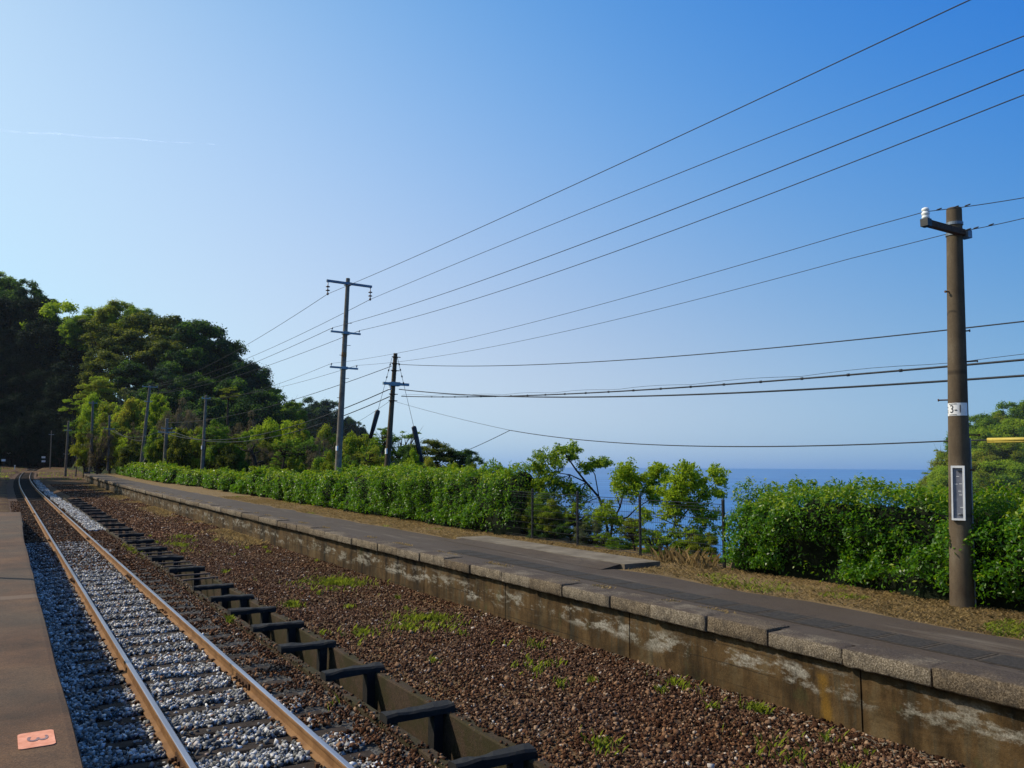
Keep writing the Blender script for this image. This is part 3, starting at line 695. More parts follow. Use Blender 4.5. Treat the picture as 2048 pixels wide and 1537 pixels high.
def hedge(root_name, label, cat, y0, y1, xf, width, hfun, n, ll, group=None, seed=0, lump=.13, tipfrac=.36, gap=None, xdrift=lambda y: 0, tmat='hedge_tip', bmat='hedge_leaf', endr=.5):
    """clipped hedge running along Y, front face at x = xf"""
    r = np.random.default_rng(seed)
    def surf(Y, a, inset=0.0):
        # a: angle round the section, pi = front foot ... 0 = back foot
        h = hfun(Y); e = np.clip(np.minimum(Y-y0, y1-Y)/endr, 0, 1); ef = np.sqrt(1-(1-e)**2+1e-4)
        ca, sa = np.cos(a), np.sin(a)
        q = 0.36; px = np.sign(ca)*np.abs(ca)**q; pz = np.abs(sa)**q
        lx = xf + width*.5 + px*(width*.5-inset)*ef + np.array([xdrift(y) for y in Y])
        lz = .05 + pz*(h-.05-inset)*(.35+.65*ef)
        P = np.c_[lx, Y, gv(Y)+.69+lz]
        nrm = np.c_[px, (Y < y0+endr)*(-(1-ef))+(Y > y1-endr)*(1-ef), pz*.9]
        nz = vnoise(P*np.array([1, 1, 1.3]), 1.7, seed+9, 4)*lump*1.75 + vnoise(P, 6, seed+10, 2)*lump*.55
        return P + nrm*nz[:, None], nrm
    at_ = np.linspace(math.pi, 0, 400); hm = float(np.mean(hfun(np.linspace(y0, y1, 20))))
    tx_ = np.sign(np.cos(at_))*np.abs(np.cos(at_))**.36*width*.5; tz_ = np.abs(np.sin(at_))**.36*hm
    cum = np.r_[0, np.cumsum(np.hypot(np.diff(tx_), np.diff(tz_)))]; cum /= cum[-1]
    def ang(u): return np.interp(u, cum, at_)
    # near-black core shell, added to block light between the leaves
    ny_ = max(6, int((y1-y0)/.3)); na = 14
    Yg = np.linspace(y0+.08, y1-.08, ny_); Ag = ang(np.linspace(.03, .97, na))
    PP = []
    for yy in Yg:
        p, _ = surf(np.full(na, yy), Ag, .27); p[[0, -1], 2] = g(yy)+.60; PP.append(p)
    PP = np.concatenate(PP); id_ = np.arange(ny_*na).reshape(ny_, na)
    fq = np.stack([id_[:-1, :-1], id_[1:, :-1], id_[1:, 1:], id_[:-1, 1:]], -1).reshape(-1, 4)
    base = Vector((xf+width/2, (y0+y1)/2, g((y0+y1)/2)+.69))
    root = tag(empty(root_name, base), label, cat, group)
    rel(mesh_obj('dark_core', PP, fq, M['hedge_inside'], None, True), root)
    Y = r.uniform(y0, y1, n); a = ang(r.beta(.95, 1.35, n))
    P, N = surf(Y, a)
    depth = r.exponential(.08, n).clip(0, .34)
    P = P - N*depth[:, None] + r.normal(size=P.shape)*.02
    hole_ = vnoise(P, 2.3, seed+31, 3); k = r.uniform(size=n) < np.clip(1.25+hole_*1.5, .30, 1); P, N, depth = P[k], N[k], depth[k]
    if gap is not None:
        k = gap(P, r); P, N, depth = P[k], N[k], depth[k]
    N = rnd_normals(N*.55+np.array([0, 0, .35]), .55, r)
    n = len(P)
    top = (P[:, 2]-(gv(P[:, 1])+.69))/hfun(P[:, 1])
    tip = (r.uniform(size=n) < tipfrac*(.25+1.3*(top > .8)) * (depth < .07))
    v, f = leaf_mesh(P[~tip], N[~tip], ll*r.uniform(.7, 1.25, (~tip).sum()), ll*.42*r.uniform(.8, 1.2, (~tip).sum()), r)
    rel(mesh_obj('leaves', v, f, M[bmat]), root)
    # young leaves, and shoots above the top
    v1, f1 = leaf_mesh(P[tip], N[tip], ll*r.uniform(.7, 1.25, tip.sum()), ll*.42, r)
    ns = int((y1-y0)*12); Ys = r.uniform(y0+.1, y1-.1, ns); As = r.uniform(.9, 2.3, ns); p, _ = surf(Ys, As)
    hs = r.uniform(.06, .24, ns)*(r.uniform(size=ns)**1.5); PP = [p+np.c_[r.normal(0, .02, ns), r.normal(0, .02, ns), hs*q/6-.02] for q in range(7)]
    P = np.concatenate(PP); N = rnd_normals(np.tile([0, -.1, .3], (len(P), 1)), .7, r)
    v2, f2 = leaf_mesh(P, N, ll*1.05, ll*.4, r, -.2)
    rel(mesh_obj('young_leaves', np.concatenate([v1, v2]), np.concatenate([f1, f2+len(v1)]), M[tmat]), root)
    return root
def hole(cy, cz, ry, rz, depthx=.9):
    return lambda P, r: ~(((P[:, 1]-cy)/ry)**2+((P[:, 2]-cz)/rz)**2 + .35*vnoise(P, 3, 77) < 1) | (r.uniform(size=len(P)) < .10)
hedge('clipped_hedge', 'tall glossy green hedge behind the thick concrete pole with a plate', 'hedge', 2.2, 10.25, 11.15, 1.5, lambda Y: 1.52+.05*np.sin(Y*1.3)+0*Y, 60000, .068, 'hedges behind the far platform', 1, .17,
      gap=lambda P, r: hole(8.3, 1.05, .55, .36)(P, r) & (hole(6.55, .85, .6, .22)(P, r)))
hedge('clipped_hedge', 'long glossy green hedge between the mesh fence and the tall slender pole', 'hedge', 17.2, 29.2, 11.05, 1.5, lambda Y: 1.72-.012*(Y-17), 56000, .080, 'hedges behind the far platform', 2, .16,
      gap=lambda P, r: hole(18.0, 1.0, .9, .28)(P, r))
hedge('clipped_hedge', 'low green hedge left of the tall slender pole, lower at its far end', 'hedge', 29.6, 40.2, 11.2, 1.4, lambda Y: 1.50-.03*(Y-29), 22000, .11, 'hedges behind the far platform', 3, .16)
for i, (a, b, hh, lab) in enumerate([(41.3, 44.6, 1.5, 'taller dark rounded shrub just behind the bare pruned tree'), (44.9, 48.2, 1.0, 'rounded green shrub in the row, next left of the bare tree'),
                                     (48.5, 52.0, 1.05, 'rounded green shrub, middle of the row of three'), (52.4, 56.8, 1.15, 'rounded green shrub right of the slim pole with a white plate'),
                                     (59.5, 66, 1.05, 'dark rounded shrub at the near end of the far hedge, left of the slim pole')]):
    hedge('round_shrub', lab, 'shrub', a, b, 11.4+xo((a+b)/2), 1.7, lambda Y, hh=hh: hh+0*Y, 4200, .15, 'rounded shrubs along the far platform', 20+i, .16, endr=1.3)
hedge('clipped_hedge', 'long low bright green hedge along the far end of the platform', 'hedge', 66.5, 108, 10.9, 1.7, lambda Y: 1.25+.0*Y+.12*np.sin(Y*.8), 22000, .20, 'hedges behind the far platform', 5, .2, xdrift=xo, tmat='hedge_tip', endr=1.2)

# grass and weeds
def blades(P, h, w, r, mat, name, lean=.5):
    n = len(P); a = r.uniform(0, 6.28, n); d = np.c_[np.cos(a), np.sin(a), 0*a]; s = np.c_[-np.sin(a), np.cos(a), 0*a]
    hh = h*r.uniform(.5, 1.2, n)[:, None]; ww = w*r.uniform(.7, 1.3, n)[:, None]; ln = lean*r.uniform(.2, 1.2, n)[:, None]
    up = np.array([0, 0, 1.0])
    v = np.stack([P-s*ww, P+s*ww, P+s*ww*.6+up*hh*.6+d*hh*ln*.35, P+up*hh*.95+d*hh*ln, P-s*ww*.6+up*hh*.6+d*hh*ln*.35], 1)
    return tag(mesh_obj(name, v.reshape(-1, 3), np.arange(n*5).reshape(n, 5), M[mat]), kind='stuff')
def patch(cx, cy, rx, ry, n, h, r):
    a = r.uniform(0, 6.28, n); q = np.abs(r.normal(0, .55, n)); x = cx+rx*q*np.cos(a); y = cy+ry*q*np.sin(a)
    nz = vnoise(np.c_[x, y, 0*x], 4, int(cx*10)); k = nz > -.15
    return np.c_[x[k], y[k], gv(y[k])-.13]
r = np.random.default_rng(5)
PL = [(6.4, 17.0, .75, 1.0, 1700), (6.3, 12.3, .55, .75, 1200), (5.8, 11.9, .5, .5, 300), (4.95, 11.95, .35, .35, 130), (4.77, 14.9, .2, .3, 200), (3.42, 14.0, .07, .25, 120), (6.2, 8.75, .35, .35, 140), (7.2, 6.0, .12, .25, 140),
      (6.4, 5.05, .4, .4, 160), (5.0, 6.1, .35, .3, 90), (6.6, 10, .6, .6, 90), (7.2, 7.3, .2, .5, 110), (3.45, 26, .15, 2.0, 320), (4.9, 27, .5, 2.0, 300), (5.5, 30, .6, 1, 200), (3.35, 8.6, .1, .2, 60)]
PL += [(r.uniform(4.4, 7.4), 4.5+26*r.uniform()**1.4, .12, .14, 22) for _ in range(46)]
blades(np.concatenate([patch(*p[:5], .1, r) for p in PL]), .105, .006, r, 'weed_leaf', 'green_weeds', .8)
X = r.uniform(-6, 15, 9000); Y = r.uniform(113, 218, 9000); nz = vnoise(np.c_[X, Y, 0*X], .18, 13); k = (nz > .0) & (np.abs(X-np.array([xt(y) for y in Y])) > 1.6); X, Y = X[k], Y[k]
k = r.uniform(size=len(X)) < .35; blades(np.c_[X, Y, H(X, Y)][k], .28, .05, r, 'weed_leaf', 'far_trackside_weeds', .8)
# dry grass on the platform edge strip, straw along the wall foot and on the coping
X = r.uniform(9.5, 11.35, 70000); Y = 3.0+40*r.uniform(0, 1, 70000)**1.7
nz = vnoise(np.c_[X, Y, 0*X], 1.1, 31); k = (nz > r.uniform(-1.2, .4, 70000)) & ~((X > 9.1) & (X < 10.55) & (Y > 10.9) & (Y < 17.3)); X, Y = X[k], Y[k]
edge = 9.6+.12*vnoise(np.c_[0*X, Y, 0*X], 1.3, 11); k = X > edge; X, Y = X[k], Y[k]
green = (vnoise(np.c_[X, Y, 0*X], .9, 44) > np.where(Y < 5.0, .0, .62)) & (r.uniform(size=len(X)) < .6)
P = np.c_[X, Y, gv(Y)+.688]
blades(P[~green], .045, .0045, r, 'straw_leaf', 'dry_grass', 1.8)
blades(P[green], .06, .006, r, 'weed_leaf', 'green_grass', 1.2)
Y = 4.2+60*r.uniform(0, 1, 9000)**1.3; X = 7.9+.05*r.normal(size=9000); nz = vnoise(np.c_[0*X, Y, 0*X], 1.6, 51); k = nz > .25; P = np.c_[X[k], Y[k], gv(Y[k])+.703]
blades(P, .03, .006, r, 'straw_leaf', 'dry_grass_on_coping', 1.5)
Y = 26+70*r.uniform(0, 1, 16000)**1.1; X = 7.5+np.array([xo(y) for y in Y])-np.abs(r.normal(0, .45, 16000)); nz = vnoise(np.c_[X, Y, 0*X], .5, 61); k = nz > -.1; P = np.c_[X[k], Y[k], gv(Y[k])-.13]
blades(P, .10, .014, r, 'straw_leaf', 'dry_grass_by_wall', 1.3)
Y = 10.2+7*r.uniform(0, 1, 700); X = 11.1+.12*r.normal(size=700); P = np.c_[X, Y, gv(Y)+.69]; P = P[(Y < 11.6)]
blades(P, .3, .007, r, 'straw_leaf', 'tall_dry_grass', .7)
# fallen straw / leaf litter at the wall foot
n = 260; Y = 4.0+8*r.uniform(0, 1, n)**1.3; X = 7.5-np.abs(r.normal(0, .22, n))
v, f = leaf_mesh(np.c_[X, Y, gv(Y)-.100], rnd_normals(np.tile([0, 0, 1.0], (n, 1)), .25, r), r.uniform(.05, .13, n), .016, r, 0)
tag(mesh_obj('fallen_pale_leaves', v, f, M['slab_concrete']), kind='stuff')

# ---------------------------------------------------------------- trees
def crown_mesh(kind, seed):
    r = np.random.default_rng(seed)
    lob = []; twigs = kind == 'twig'
    nl = {'dense': 62, 'layer': 60, 'loose': 34, 'bush': 48, 'twig': 30}[kind]; skew = r.uniform(.72, 1.12, 8)
    while len(lob) < nl:
        p = r.uniform(-1, 1, 3)
        q = np.linalg.norm(p)
        if q > .84*skew[int((math.atan2(p[1], p[0])+math.pi)/6.2832*7.99)] or q < .30 or p[2] < -.7: continue
        if kind == 'loose' and q < .45: continue
        lob.append(p)
    lob = np.array(lob); C = []; N = []
    per = {'dense': 560, 'layer': 500, 'loose': 360, 'bush': 560, 'twig': 260}[kind]
    for p in lob:
        R = r.uniform(.13, .36)*(.8 if kind in ('loose', 'twig') else 1); m = int(per*(R/.33)**1.7)
        d = r.normal(size=(m, 3)); d /= np.linalg.norm(d, axis=1)[:, None]
        d[:, 2] = np.where(d[:, 2] < -.25, -d[:, 2], d[:, 2])
        rad = R*r.uniform(.35, 1.0, m)[:, None]*(1+.35*(r.uniform(size=m) < .12))[:, None]
        flat = np.array([1, 1, .55 if kind in ('layer', 'loose') else .85])
        q = p+d*rad*flat
        q += (vnoise(q, 6, seed)*.05)[:, None]*d
        C.append(q); N.append(d)
    C = np.concatenate(C); N = np.concatenate(N)
    N = rnd_normals(N*.7+np.array([0, 0, .45]), .55, r)
    sz = {'dense': .074, 'layer': .072, 'loose': .068, 'bush': .070, 'twig': .11}[kind]
    v, f = leaf_mesh(C, N, sz*r.uniform(.6, 1.3, len(C)), sz*(.16 if twigs else .55)*r.uniform(.8, 1.2, len(C)), r)
    lobe_r = vnoise(C, 3.1, seed+3, 2); fl = (N[:, 2] > .35) & (lobe_r > .10) & (r.uniform(size=len(C)) < .75)  # upward leaves go paler: sunlit tops painted in together with new growth
    me = mesh_data('crown', v, f, [M['green_leaf'], M['lit_flush_leaf']], False, fl.astype(int))
    mb = MB()
    bend = r.normal(0, .06, 2)
    mb.tube([(bend[0]*.2, 0, -3.2), (bend[0], bend[1], -1.6), (0, 0, -.75), (0.02, .02, -.2)], [.085, .07, .055, .03], 7)
    for p in lob[::(1 if kind in ('loose', 'twig') else 2)]:
        s = np.array([0, 0, -.8+.5*r.uniform()]); mid = s*.45+p*.55+np.array([0, 0, -.08])+r.normal(0, .05, 3)
        mb.tube([s, mid, p*.96], [.030, .018, .007], 5)
        if kind in ('loose', 'twig'):
            for q in range(3):
                e = p+r.normal(0, .2, 3); mb.tube([mid, (mid+e)/2+r.normal(0, .03, 3), e], [.010, .007, .003], 4)
    tm = mesh_data('trunk', np.concatenate(mb.v), mb.f, M['bark'])
    return me, tm
CR_ = {k: [crown_mesh(k, 100+i*7+j) for j in range(3)] for i, k in enumerate(('dense', 'layer', 'loose', 'bush', 'twig'))}
_ti = 0
LIT_FLUSH = {'dark_leaf': 'green_leaf', 'brown_dark_leaf': 'lit_flush_leaf', 'green_leaf': 'lime_leaf', 'olive_leaf': 'lime_leaf', 'dusk_leaf': 'green_leaf', 'lime_leaf': 'bright_leaf', 'yellow_leaf': 'bright_leaf', 'grey_leaf': 'olive_leaf'}  # paler leaf per crown for the painted sunlit tops and new growth
def tree(px, top, wpx, depth, kind, mat, label, asp=.8, name=None, group='trees on the slopes behind the station', bark='bark', cat=None):
    """a tree whose crown top stands at the measured spot; wpx is its crown width in the photograph"""
    global _ti; _ti += 1
    R = wpx/2*depth/F; rz = R*asp; t = at(px, top, depth); gz = float(H(np.array([t.x]), np.array([t.y]))[0])
    if kind == 'bush' or depth < 125 and kind in ('dense', 'twig'): rz = min(max(rz, (t.z-gz)/1.85), 1.9*R)
    elif depth > 140: rz = R*1.15
    cz = t.z-rz*.92
    me, tm = CR_[kind][_ti % 3]
    nm = name or {'dense': 'broadleaf_tree', 'layer': 'evergreen_tree', 'loose': 'open_crowned_tree', 'bush': 'bush', 'twig': 'leafless_tree'}[kind]
    root = tag(empty(nm, (t.x, t.y, min(gz, cz-rz))), label, cat or ('bush' if kind == 'bush' else 'tree'), group)
    rot = random.uniform(0, 6.28)
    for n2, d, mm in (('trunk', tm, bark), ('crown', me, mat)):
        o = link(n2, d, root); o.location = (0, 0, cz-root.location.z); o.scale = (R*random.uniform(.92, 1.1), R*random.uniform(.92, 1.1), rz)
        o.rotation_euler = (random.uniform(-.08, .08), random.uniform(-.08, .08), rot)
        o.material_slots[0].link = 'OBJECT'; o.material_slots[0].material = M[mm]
        if n2 == 'crown': o.material_slots[1].link = 'OBJECT'; o.material_slots[1].material = M[LIT_FLUSH.get(mat, mat)]
    return root
# knoll right of the tunnel: skyline first, then the face below it
KN = 'trees of the wooded knoll right of the tunnel'
knoll = [
 (180, 622, 90, 198, 'dense', 'lime_leaf', 'second lime green tree just right of the brightest one on the skyline'),
 (585, 806, 60, 176, 'dense', 'green_leaf', 'small green tree at the very foot of the knoll beside the distant hill'),
 (150, 632, 70, 196, 'dense', 'green_leaf', 'mid green tree on the skyline just right of the bright lime tree'),
 (190, 611, 64, 196, 'loose', 'grey_leaf', 'airy pale tree on the skyline left of the knoll top'),
 (235, 605, 80, 196, 'dense', 'olive_leaf', 'pale olive tree on the skyline at the left of the knoll top'),
 (278, 612, 66, 194, 'dense', 'green_leaf', 'small green tree on the skyline left of the dark dome'),
 (340, 613, 150, 190, 'layer', 'brown_dark_leaf', 'big dark dome tree at the very top of the knoll'),
 (396, 634, 130, 188, 'layer', 'dark_leaf', 'dark evergreen on the right shoulder of the knoll top'),
 (428, 672, 120, 186, 'dense', 'dark_leaf', 'dark evergreen on the right slope edge of the knoll, upper'),
 (462, 712, 120, 186, 'dense', 'dark_leaf', 'dark evergreen on the right slope edge of the knoll, lower'),
 (500, 728, 104, 182, 'dense', 'dusk_leaf', 'open blue green tree with sky gaps on the right slope of the knoll'),
 (538, 758, 96, 182, 'loose', 'green_leaf', 'open blue green tree lower on the right slope of the knoll'),
 (566, 786, 70, 182, 'loose', 'dusk_leaf', 'last small open tree at the foot of the right slope of the knoll'),
 (205, 640, 100, 184, 'layer', 'brown_dark_leaf', 'brown green tree with sunlit yellow top on the left face of the knoll'),
 (262, 655, 110, 182, 'layer', 'brown_dark_leaf', 'brown green tree below the skyline at the middle of the knoll'),
 (318, 668, 110, 178, 'layer', 'brown_dark_leaf', 'dark brown green tree in front of the dome tree'),
 (375, 690, 110, 176, 'layer', 'dark_leaf', 'dark evergreen halfway down the right face of the knoll'),
 (215, 700, 100, 174, 'layer', 'brown_dark_leaf', 'dark tree in the middle of the left face of the knoll'),
 (275, 715, 110, 172, 'layer', 'dark_leaf', 'dark evergreen in the middle of the knoll face'),
 (335, 728, 110, 170, 'dense', 'dark_leaf', 'dark evergreen above the twin leaning poles'),
 (400, 745, 110, 170, 'dense', 'dark_leaf', 'dark evergreen on the lower right face of the knoll'),
 (470, 762, 130, 168, 'dense', 'dark_leaf', 'dark evergreen low on the right of the knoll'),
 (530, 788, 120, 168, 'dense', 'dark_leaf', 'dark evergreen at the lower right foot of the knoll'),
 (200, 752, 80, 160, 'layer', 'olive_leaf', 'sunlit yellow green tree low on the left face of the knoll'),
 (262, 762, 90, 158, 'loose', 'grey_leaf', 'greyish tree low on the knoll behind the leaning pole'),
 (325, 735, 70, 158, 'loose', 'dusk_leaf', 'bluish tree low on the knoll above the leaning pole'),
 (300, 775, 100, 156, 'dense', 'dark_leaf', 'dark tree at the foot of the knoll behind the sunlit bushes'),
 (365, 785, 110, 156, 'dense', 'dark_leaf', 'dark tree at the foot of the knoll behind the bare thicket'),
 (425, 800, 110, 154, 'dense', 'dark_leaf', 'dark tree at the foot of the knoll, right part'),
]
for a in knoll: tree(*a, group=KN)
# hillside above the tunnel: skyline, the bright tree, then the shaded mass
LH = 'trees on the dark hillside above the tunnel'
for a in [(8, 546, 90, 232, 'dense', 'green_leaf', 'mid green tree on the skyline at the left edge of the photo'),
          (52, 562, 84, 226, 'dense', 'dark_leaf', 'dark tree on the skyline second from the left edge'),
          (92, 592, 62, 226, 'layer', 'dark_leaf', 'small dark tree on the skyline where the hill drops'),
          (-30, 550, 80, 236, 'dense', 'green_leaf', 'green tree on the hill cut by the left edge of the photo'),
          (128, 610, 130, 203, 'dense', 'lime_leaf', 'bright lime green tree on the hillside below the skyline'),
          (60, 625, 70, 210, 'dense', 'dark_leaf', 'dark tree left of the bright lime tree')]: tree(*a, group=LH)
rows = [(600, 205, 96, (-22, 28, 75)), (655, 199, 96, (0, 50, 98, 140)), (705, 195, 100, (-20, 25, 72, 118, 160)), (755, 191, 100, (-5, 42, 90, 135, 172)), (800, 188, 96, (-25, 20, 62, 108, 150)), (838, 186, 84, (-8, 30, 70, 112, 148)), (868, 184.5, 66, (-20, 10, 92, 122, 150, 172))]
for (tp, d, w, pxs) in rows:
    for px in pxs: tree(px+random.uniform(-6, 6), tp+random.uniform(-12, 12), w*random.uniform(.85, 1.15), d+random.uniform(-1.5, 1.5), 'dense', 'shaded_leaf', 'dark evergreen in the deep shade of the hillside above the tunnel', group=LH)
# far hill and far slope
FH = 'trees on the distant hill'
for (px, tp, w, m2, lab) in [(590, 812, 60, 'dusk_leaf', 'hazy dark tree on the left shoulder of the distant hill'), (622, 797, 66, 'dusk_leaf', 'pale topped tree at the left of the distant hill crest'), (655, 803, 62, 'dusk_leaf', 'dark tree at the right of the distant hill crest'),
                            (690, 832, 54, 'dusk_leaf', 'dark tree on the right slope of the distant hill behind the slender pole'), (716, 845, 40, 'dusk_leaf', 'small tree at the right end of the distant hill'), (640, 822, 56, 'grey_leaf', 'green rounded tree in the middle of the distant hill'),
                            (605, 838, 60, 'dusk_leaf', 'dark tree low on the left of the distant hill'), (672, 850, 60, 'dusk_leaf', 'dark tree low on the right of the distant hill'), (570, 835, 60, 'dusk_leaf', 'dark tree where the distant hill meets the knoll'), (730, 866, 44, 'dusk_leaf', 'last small tree of the distant hill beside the slender pole')]:
    tree(px, tp, w, 325, 'dense', m2, lab, group=FH)
# sunlit scrub and small trees behind the far hedge
SC = 'sunlit scrub behind the far hedges'
for a in [(148, 788, 62, 128, 'loose', 'lime_leaf', 'lime green small tree above the two slim far poles'), (186, 792, 66, 124, 'dense', 'lime_leaf', 'lime green tree right of the slim far poles'),
          (160, 838, 60, 122, 'loose', 'green_leaf', 'loose green tree beside the slim far poles'), (225, 812, 80, 118, 'dense', 'olive_leaf', 'olive green tree behind the far hedge'),
          (268, 803, 70, 112, 'dense', 'yellow_leaf', 'yellow green tree left of the leaning pole'), (238, 845, 80, 110, 'bush', 'yellow_leaf', 'yellow bush behind the far hedge'),
          (316, 792, 52, 108, 'dense', 'lime_leaf', 'small bright green tree right of the leaning pole'), (200, 868, 80, 112, 'bush', 'grey_leaf', 'grey green bush behind the start of the far hedge'),
          (262, 872, 70, 98, 'bush', 'lime_leaf', 'bright lime bush at the foot of the leaning pole'), (300, 860, 70, 100, 'bush', 'green_leaf', 'green bush between the leaning pole and its neighbour'),
          (345, 858, 70, 98, 'bush', 'olive_leaf', 'olive bush right of the pole carrying sagging cables'), (352, 800, 84, 104, 'twig', 'brown_twig', 'bare brown thicket left of the slim pole with a white plate'),
          (388, 812, 80, 100, 'twig', 'brown_twig', 'bare brown thicket just behind the slim pole with a white plate'), (382, 860, 90, 96, 'bush', 'olive_leaf', 'dull olive bush under the bare brown thicket'),
          (425, 840, 70, 96, 'loose', 'green_leaf', 'bluish green small tree right of the slim pole'), (458, 768, 50, 100, 'loose', 'olive_leaf', 'tall narrow feathery olive tree above the bare tree'),
          (450, 840, 90, 92, 'twig', 'brown_twig', 'bare brown thicket above the rounded shrubs'), (498, 825, 80, 92, 'twig', 'brown_twig', 'bare brown thicket above the pruned bare tree'),
          (425, 880, 100, 80, 'bush', 'brown_dark_leaf', 'brown green bush above the rounded shrubs'), (480, 878, 90, 80, 'bush', 'olive_leaf', 'olive bush behind the pruned bare tree'),
          (548, 834, 96, 88, 'dense', 'lime_leaf', 'bright lime green tree above the low hedge'), (598, 846, 60, 86, 'dense', 'olive_leaf', 'olive tree right of the bright lime tree'),
          (540, 878, 100, 76, 'bush', 'olive_leaf', 'large olive bush under the bright lime tree'), (610, 872, 84, 84, 'dense', 'green_leaf', 'dark green tree left of the slender pole'),
          (648, 868, 60, 78, 'twig', 'brown_twig', 'bare grey thicket just left of the slender pole'), (655, 855, 60, 90, 'dense', 'olive_leaf', 'yellow olive tree just left of the slender pole'),
          (585, 902, 100, 62, 'bush', 'brown_dark_leaf', 'brown bush just above the low hedge'), (650, 905, 80, 58, 'bush', 'green_leaf', 'green bush just left of the slender pole foot'),
          (625, 890, 90, 64, 'twig', 'brown_twig', 'bare brown thicket above the low hedge'),
          (712, 862, 70, 70, 'dense', 'olive_leaf', 'olive tree between the slender pole and the stayed pole'), (745, 880, 60, 66, 'dense', 'green_leaf', 'green tree left of the stayed pole'),
          (705, 905, 80, 50, 'bush', 'brown_dark_leaf', 'brown green bush right of the slender pole'), (752, 905, 60, 46, 'bush', 'yellow_leaf', 'yellow green bush at the foot of the stayed pole'),
          (800, 848, 116, 76, 'loose', 'green_leaf', 'spreading open tree right of the stayed pole'), (768, 855, 70, 74, 'loose', 'green_leaf', 'open green tree behind the stayed pole'),
          (862, 878, 110, 72, 'layer', 'brown_dark_leaf', 'dark flat topped tree right of the black guy sleeve'), (912, 894, 84, 72, 'layer', 'dark_leaf', 'dark flat topped tree sloping to the sea'),
          (812, 896, 60, 60, 'dense', 'dark_leaf', 'dark small tree behind the black guy sleeve'), (826, 906, 46, 34, 'bush', 'lime_leaf', 'lime green bush climbing the right guy sleeve'),
          (955, 915, 60, 66, 'dense', 'dark_leaf', 'small dark tree nearest the sea'), (900, 928, 90, 42, 'bush', 'olive_leaf', 'yellow green bush over the long hedge, left'),
          (985, 925, 60, 50, 'loose', 'green_leaf', 'thin twiggy tree at the right end of the wood'), (960, 935, 90, 32, 'bush', 'olive_leaf', 'yellow green bush over the long hedge, middle'),
          (1010, 938, 80, 26, 'bush', 'olive_leaf', 'yellow green bush over the right end of the long hedge'), (865, 926, 60, 42, 'bush', 'yellow_leaf', 'small yellow bush over the long hedge')]:
    tree(*a, group=SC, bark='bark_grey' if a[4] == 'twig' else 'bark')
r_ = random.Random(9)
for i in range(46):
    px = 175+12.5*i+r_.uniform(-6, 6); d = 105-60*(i/46)**.8+r_.uniform(-5, 8)
    k, m2, nm = r_.choice([('bush', 'green_leaf', 'green'), ('bush', 'olive_leaf', 'olive'), ('loose', 'olive_leaf', 'thin olive'), ('twig', 'brown_twig', 'bare brown'), ('loose', 'green_leaf', 'thin green'), ('bush', 'brown_dark_leaf', 'brown green')])
    tree(px, (856 if i < 22 else 868+1.6*(i-22))+r_.uniform(-14, 30), r_.uniform(36, 66), d, k, m2, nm+' scrub shrub in the tangle behind the far hedges', group='tangled scrub behind the far hedges')
